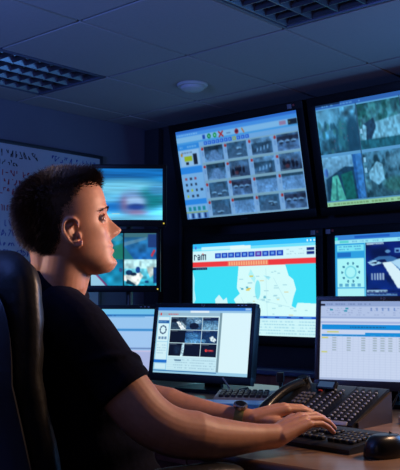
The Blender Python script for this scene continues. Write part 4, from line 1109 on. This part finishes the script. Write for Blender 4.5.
# tuft clumps on the back and crown: locks that stand out
for k in range(120):
    th = rg.uniform(rad(120), rad(240)); z = rg.uniform(-.03, .105)
    p = head_point(th, z); n = normal_at(th, z)
    if n.dot(p) < 0: n = -n
    dd = (n + Vector((rg.gauss(-.1, .3), rg.gauss(0, .3), rg.gauss(.05 if z > .04 else -.35, .3)))).normalized()
    for q in range(9):
        jj = Vector((rg.gauss(0, .003), rg.gauss(0, .003), rg.gauss(0, .003))); dj = (dd + Vector((rg.gauss(0, .08), rg.gauss(0, .08), rg.gauss(0, .08)))).normalized()
        strand(p + jj, dj, (dj + Vector((-.2, 0, -.3))).normalized(), rg.uniform(.012, .022), .0009)
me = bpy.data.meshes.new('hair'); me.from_pydata([HEAD @ v for v in hv], [], hf)
# scalp layer below the locks
n_ = 96; zs = np.linspace(-.1, .1175, 90); sv, sf, ok = [], [], []
for z in zs:
    for k in range(n_):
        th = 2 * PI * k / n_; p = head_point(th, z); c = (p - Vector((-.015, 0, .0))).normalized(); hl = hairline(p)
        sv.append(p + c * (.0012 + .003 * max(0, min(1, (p.z - .04) / .04)) + .002 * max(0, min(1, (-p.x - .04) / .04)) * max(0, min(1, (p.z + .06) / .05)))); ok.append(hl > 0.02)
for i in range(len(zs) - 1):
    for k in range(n_):
        q = (i * n_ + k, i * n_ + (k + 1) % n_, (i + 1) * n_ + (k + 1) % n_, (i + 1) * n_ + k)
        if all(ok[x] for x in q): sf.append(q)
sf.append(tuple((len(zs) - 1) * n_ + k for k in range(n_)))
b2 = bmesh.new(); b2.from_mesh(me)
m2 = bpy.data.meshes.new('scalp'); m2.from_pydata([HEAD @ v for v in sv], [], sf); b2.from_mesh(m2); bpy.data.meshes.remove(m2); bpy.data.meshes.remove(me)
bmesh.ops.delete(b2, geom=[v for v in b2.verts if not v.link_faces], context='VERTS')
obj('hair', b2, M_hair, man, sharp=60)
# eyebrows
for s in (-1, 1):
    hv, hf = [], []
    for k in range(48):
        t = rg.random(); y = s * (.012 + .038 * t); z = .0185 + .004 * math.sin(PI * min(1, t * 1.1)) - .004 * t * t + rg.gauss(0, .0016)
        th = math.atan2(y / .074, .8) ; lo, hi = 0.0, 1.5
        for _ in range(18):
            mid = (lo + hi) / 2
            if abs(head_point(mid, z).y) < abs(y): lo = mid
            else: hi = mid
        p = head_point(s * lo, z); strand(p + Vector((.0015, 0, 0)), Vector((.5, s * .8, .2)).normalized(), Vector((.1, s, -.1)).normalized(), .008, .0006)
    me = bpy.data.meshes.new('eyebrow'); me.from_pydata([HEAD @ v for v in hv], [], hf); bb = bmesh.new(); bb.from_mesh(me); bpy.data.meshes.remove(me)
    obj('eyebrow', bb, M_hair, man, sharp=60)

# ---------------------------------------------------------------- clothes
sh = bmesh.new()
def folds(p, a, z):
    # loose cloth: belly hangs forward, folds at the waist
    fr = max(0, math.cos(a)); w = max(0, min(1, (.93 - z) / .12))
    p = p + FW * (fr * w * .012)
    k = .006 * w * math.sin(z * 85 + 2.2 * math.sin(a * 2 + z * 9) + a * 1.5)
    return p + (FW * math.cos(a) + LF * math.sin(a)) * k
merge(sh, torso(.012, extra=folds))
for S in (S_R, S_L):
    merge(sh, tube([NB + Vector((-.012, -.004, .0)), NB.lerp(S, .5) + Vector((-.012, -.006, .004)), S + Vector((0, 0, .002))], [.066, .064, .066], seg=18))
def sleeve(S, E, end):
    d = (E - S).normalized(); pts = [S.lerp(E, t) for t in np.linspace(0, end, 7)]
    R = [.066, .066, .0645, .0635, .062, .062, .063]
    merge(sh, tube([pts[0] - d * .01] + pts, [.066] + R, seg=24, round_ends=False))
    bmx = tube([pts[0] - d * .02, pts[0]], [.05, .066], seg=20); merge(sh, bmx)
    # hem band
    merge(sh, tube([S.lerp(E, end - .075), S.lerp(E, end)], [.0645, .0645], seg=24, round_ends=False))
    # creases running round the sleeve
    for t, ph in ((.3, .4), (.45, 2.0), (.58, 3.6)):
        c = S.lerp(E, t); u = d.cross(UP).normalized(); v = u.cross(d)
        merge(sh, tube([c + (u * math.cos(ph + a) + v * math.sin(ph + a)) * .0625 + d * (.03 * a) for a in np.linspace(-.9, .9, 9)], [.002, .005, .007, .008, .008, .008, .007, .005, .002], seg=8))
sleeve(S_R, E_R, .585); sleeve(S_L, E_L, .52)
shirt = remeshed('shirt', sh, 0.0045, 5, M_shirt, man)
# collar: band round the neck, high at the nape and low at the throat, folded over
CC = Vector((-0.328, 1.888, 1.116)); ti = rad(25)
cf = (FW * .96 + LF * -.28).normalized(); cl = UP.cross(cf)
cx_ = cf * math.cos(ti) - UP * math.sin(ti); cz_ = cf * math.sin(ti) + UP * math.cos(ti)
rings = []; nc = 44
for rr_, h_ in ((.066, -.030), (.068, .0), (.069, .012), (.073, .015), (.078, .008), (.086, -.016), (.088, -.030), (.084, -.036), (.076, -.04)):
    ring = []
    for k in range(nc):
        a = 2 * PI * k / nc; fx = math.cos(a)
        pt = max(0, fx - .8) * .06 if h_ < -.01 else 0          # collar points
        ring.append(CC + cx_ * (rr_ * fx * (1.04 if fx > 0 else 1.0)) + cl * (rr_ * .98 * math.sin(a)) + cz_ * (h_ - pt))
    rings.append(ring)
rings.append(rings[0])
obj('collar', loft(rings, cap=False), M_shirt, shirt, sharp=70)
tr = bmesh.new()
for s in (-1, 1):
    merge(tr, tube([HIP[s] - FW * .06, HIP[s].lerp(KNEE[s], .5), KNEE[s] + FW * .01], [.10, .088, .072], seg=20))
    merge(tr, tube([KNEE[s], KNEE[s].lerp(ANK[s], .5), ANK[s] + UP * .015], [.070, .064, .056], seg=20, round_ends=False))
merge(tr, tube([HIP[-1] - FW * .03, HIP[1] - FW * .03], [.115, .115], seg=20))
remeshed('trousers', tr, 0.007, 4, M_trouser, man)
for s in (-1, 1):
    b_ = bmesh.new(); A_ = ANK[s]; fl = Vector((A_.x, A_.y, 0))
    merge(b_, tube([fl - FW * .045 + UP * .047, fl + FW * .03 + UP * .052, fl + FW * .12 + UP * .042, fl + FW * .18 + UP * .032], [.040, .045, .043, .028], seg=16))
    merge(b_, tube([A_ + UP * .02, fl + UP * .06], [.046, .044], seg=14))
    merge(b_, tube([fl - FW * .04 + UP * .011, fl + FW * .18 + UP * .011], [.036, .042], seg=14, flat=.26, up=UP))
    remeshed('shoe', b_, 0.004, 3, M_shoe, man)

# ---------------------------------------------------------------- wristwatch on the far arm
M_strap = mat('strap_olive', (130, 132, 80), 0.7, var=0.12, scale=200)
M_case = mat('watch_steel', (170, 172, 176), 0.25, 0.9)
M_dial = mat('watch_dial', (24, 26, 32), 0.2)
ax = (W_L - E_L).normalized()
wc = E_L.lerp(W_L, .915) + Vector((0, 0, -.002))
wt = thing('wristwatch', 'steel wristwatch with olive green strap on the man\'s far wrist', 'wristwatch', wc, 0)
u_ = ax.cross(UP).normalized(); v_ = u_.cross(ax).normalized()
Mx = Matrix((( u_.x, ax.x, v_.x, 0), (u_.y, ax.y, v_.y, 0), (u_.z, ax.z, v_.z, 0), (0, 0, 0, 1)))
rings = []
for rr_, yy in ((.0288, -.011), (.0312, -.011), (.0316, 0), (.0312, .011), (.0288, .011)):
    rings.append([Mx @ Vector((rr_ * 1.02 * math.cos(2 * PI * k / 40), yy, rr_ * math.sin(2 * PI * k / 40))) for k in range(40)])
rings.append(rings[0])
obj('strap', loft(rings, cap=False), M_strap, wt)
cs = lathe([(.001, -.004), (.0165, -.004), (.018, .0), (.017, .005), (.014, .0065), (.001, .0065)], 30); merge(cs, cyl(.003, .006, 12), T(.0195, 0, .001, ry=PI / 2))
obj('case', cs, M_case, wt, Mx @ Matrix.Rotation(rad(20), 4, 'Y') @ T(0, 0, .0345))
obj('dial', cyl(.0125, .001, 28), M_dial, wt, Mx @ Matrix.Rotation(rad(20), 4, 'Y') @ T(0, 0, .0415))

# ================================================================== OFFICE CHAIR
M_leather = mat('chair_leather', (22, 22, 26), 0.42, var=0.1, scale=30, bump=0.5, bscale=14, spec=0.5)
M_shell = mat('chair_shell', (48, 48, 54), 0.38, var=0.04)
CHP = Vector((TC.x, TC.y, 0)) + FW * .18
ch = thing('office_chair', 'high backed black leather office chair the man sits in', 'chair', CHP, PHI)
# local: x forward, y left, z up ; back surface x0(z)
def bx0(z): return -.350 + max(0, .92 - z) * .25
def pad(w, z0, z1, th, x_of, bulge, nU=30, nV=34, wrap=.03, p=7.0, wr=0.0):
    """cushion: superellipse outline in y/z, pillow thickness in x"""
    bm = bmesh.new(); F = []; Bk = []
    for i in range(nV + 1):
        rf, rb_ = [], []
        for j in range(nU + 1):
            u = -1 + 2 * j / nU; v = -1 + 2 * i / nV
            # square to rounded square
            m = max(abs(u), abs(v)); 
            l = (abs(u) ** p + abs(v) ** p) ** (1 / p)
            k = m / l if l > 1e-6 else 1
            uu, vv = u * k, v * k
            e = max(0, 1 - m ** 8) ** .5
            y = uu * w; z = (z0 + z1) / 2 + vv * (z1 - z0) / 2
            x = x_of(z) + wrap * uu * uu
            wv = wr * math.sin(z * 60 + 3 * math.sin(uu * 5 + z * 11)) * e
            rf.append(bm.verts.new((x + e * (th * .5 + bulge * (1 - uu * uu)) + wv, y, z))); 
            rb_.append(bm.verts.new((x - e * th * .5, y, z)))
        F.append(rf); Bk.append(rb_)
    for G_, fl in ((F, 0), (Bk, 1)):
        for i in range(nV):
            for j in range(nU):
                q = (G_[i][j], G_[i][j + 1], G_[i + 1][j + 1], G_[i + 1][j]); bm.faces.new(q if not fl else q[::-1])
    bmesh.ops.remove_doubles(bm, verts=bm.verts, dist=1e-5)
    bmesh.ops.recalc_face_normals(bm, faces=bm.faces)
    return bm
obj('backrest', pad(.262, .50, 1.185, .085, bx0, .01, wr=.0022), M_leather, ch, sharp=80)
obj('backrest_shell', pad(.268, .44, 1.118, .045, lambda z: bx0(z) - .050, -.004, wrap=.03, p=5.0), M_shell, ch, sharp=80)
seat = pad(.26, -.25, .25, .10, lambda z: 0, .012, wrap=.0)
obj('seat', seat, M_leather, ch, T(0, 0, .415) @ Matrix.Rotation(-PI / 2, 4, 'Y'), sharp=80)
MB().box(.34, .34, .03, 0, 0, .35, bev=.01).box(.09, .12, .06, -.2, 0, .36, bev=.01).tube([(-.2, 0, .36), (-.30, 0, .40), (-.335, 0, .52)], .03, seg=12).build('seat_mechanism', M_black, ch)
for s in (-1, 1):
    a_ = MB().tube([(.02, s * .26, .36), (.02, s * .34, .37), (.02, s * .355, .44), (.0, s * .355, .56), (-.02, s * .35, .70)], .018, seg=12).build('armrest_support', M_black, ch)
    pts = [(-.16, s * .345, .722), (-.05, s * .35, .724), (.05, s * .345, .722), (.10, s * .335, .716)]
    MB().tube(pts, [.040, .044, .044, .038], seg=18, flat=.5, up=(0, 0, 1)).build('arm_pad', M_leather, ch)
MB().tube([(0, 0, .10), (0, 0, .345)], .026, seg=16).tube([(0, 0, .09), (0, 0, .22)], .034, seg=16).build('gas_column', M_black, ch)
for k in range(5):
    a = 2 * PI * k / 5 + .3
    lg = MB().tube([(0, 0, .10), (.16 * math.cos(a), .16 * math.sin(a), .095), (.30 * math.cos(a), .30 * math.sin(a), .075)], [.032, .026, .02], seg=10).build('base_leg', M_black, ch)
    MB().cyl(.028, .02, .30 * math.cos(a) - .014 * math.sin(a), .30 * math.sin(a) + .014 * math.cos(a), .029, rx=PI / 2, rz=a, seg=18, bev=.004).cyl(.028, .02, .30 * math.cos(a) + .014 * math.sin(a), .30 * math.sin(a) - .014 * math.cos(a), .029, rx=PI / 2, rz=a, seg=18, bev=.004).build('caster', M_black, lg)
# ================================================================== CAMERA, LIGHTS
cam = bpy.data.cameras.new('camera'); co = bpy.data.objects.new('camera', cam); COL.objects.link(co)
co.location = (0, 0, 1.08); co.rotation_euler = (PI / 2 + math.atan(66 / 829), 0, 0)
cam.sensor_fit = 'HORIZONTAL'; cam.sensor_width = 36; cam.lens = 36 * 829 / 400; cam.clip_start = 0.05
SC.camera = co

def lamp(kind, name, loc, target, power, rgb, size=0.3, spot=60, blend=0.6):
    l = bpy.data.lights.new(name, kind); l.energy = power; l.color = [v for v in rgb]
    if kind == 'AREA': l.shape = 'DISK'; l.size = size
    elif kind == 'SPOT': l.spot_size = rad(spot); l.spot_blend = blend; l.shadow_soft_size = size
    else: l.shadow_soft_size = size
    o = bpy.data.objects.new(name, l); COL.objects.link(o); o.location = loc
    d = Vector(target) - Vector(loc); o.rotation_euler = d.to_track_quat('-Z', 'Y').to_euler()
    return o
# warm lamp at the operator's right, added lamps standing in for the control room's cool glow
lamp('SPOT', 'warm_desk_spot', (1.15, 2.16, 1.65), (0.0, 1.98, 0.92), 54, (1.0, 0.62, 0.38), 0.12, 80, 0.7)
lamp('SPOT', 'face_spot', (1.0, 2.12, 1.42), (-0.28, 1.88, 1.22), 44, (1.0, 0.66, 0.58), 0.10, 26, 0.8)  # added narrow spot that brightens the face, not a known fitting
lamp('AREA', 'blue_room_glow', (-2.0, 1.3, 1.55), (-1.9, 1.6, 2.3), 105, (0.14, 0.27, 1.0), 0.9)  # added lamp in place of unseen light sources, tints the ceiling blue
lamp('AREA', 'room_fill', (-0.5, -0.6, 2.0), (-0.1, 2.0, 0.9), 1.0, (1.0, 0.72, 0.62), 0.8)  # added weak frontal fill with no source in the room
lamp('AREA', 'warm_uplight', (1.5, 1.9, 1.2), (1.2, 3.0, 2.3), 2.5, (1.0, 0.55, 0.42), 0.5)  # added to warm the ceiling at the right, no real fitting
e_ = RB(-0.9, 3.75, 1.3)
lamp('AREA', 'screen_glow', e_, e_ - ND * 2 - RD * 1.2, 16, (0.12, 0.40, 1.0), 1.0)  # added blue lamp in place of unbuilt wall screens further right
lamp('SPOT', 'warm_back_light', (-1.9, 1.80, 1.6), (-0.40, 1.9, 1.26), 70, (1.0, 0.75, 0.6), 0.06, 17, 0.7)

w = bpy.data.worlds.new('world'); SC.world = w; w.use_nodes = True
w.node_tree.nodes['Background'].inputs['Color'].default_value = (0.002, 0.004, 0.010, 1)
SC.view_settings.view_transform = 'Standard'; SC.view_settings.look = 'None'
SC.view_settings.exposure = 0.0; SC.view_settings.gamma = 1.0; SC.view_settings.use_curve_mapping = False
SC.cycles.use_denoising = True
SC.cycles.max_bounces = 6
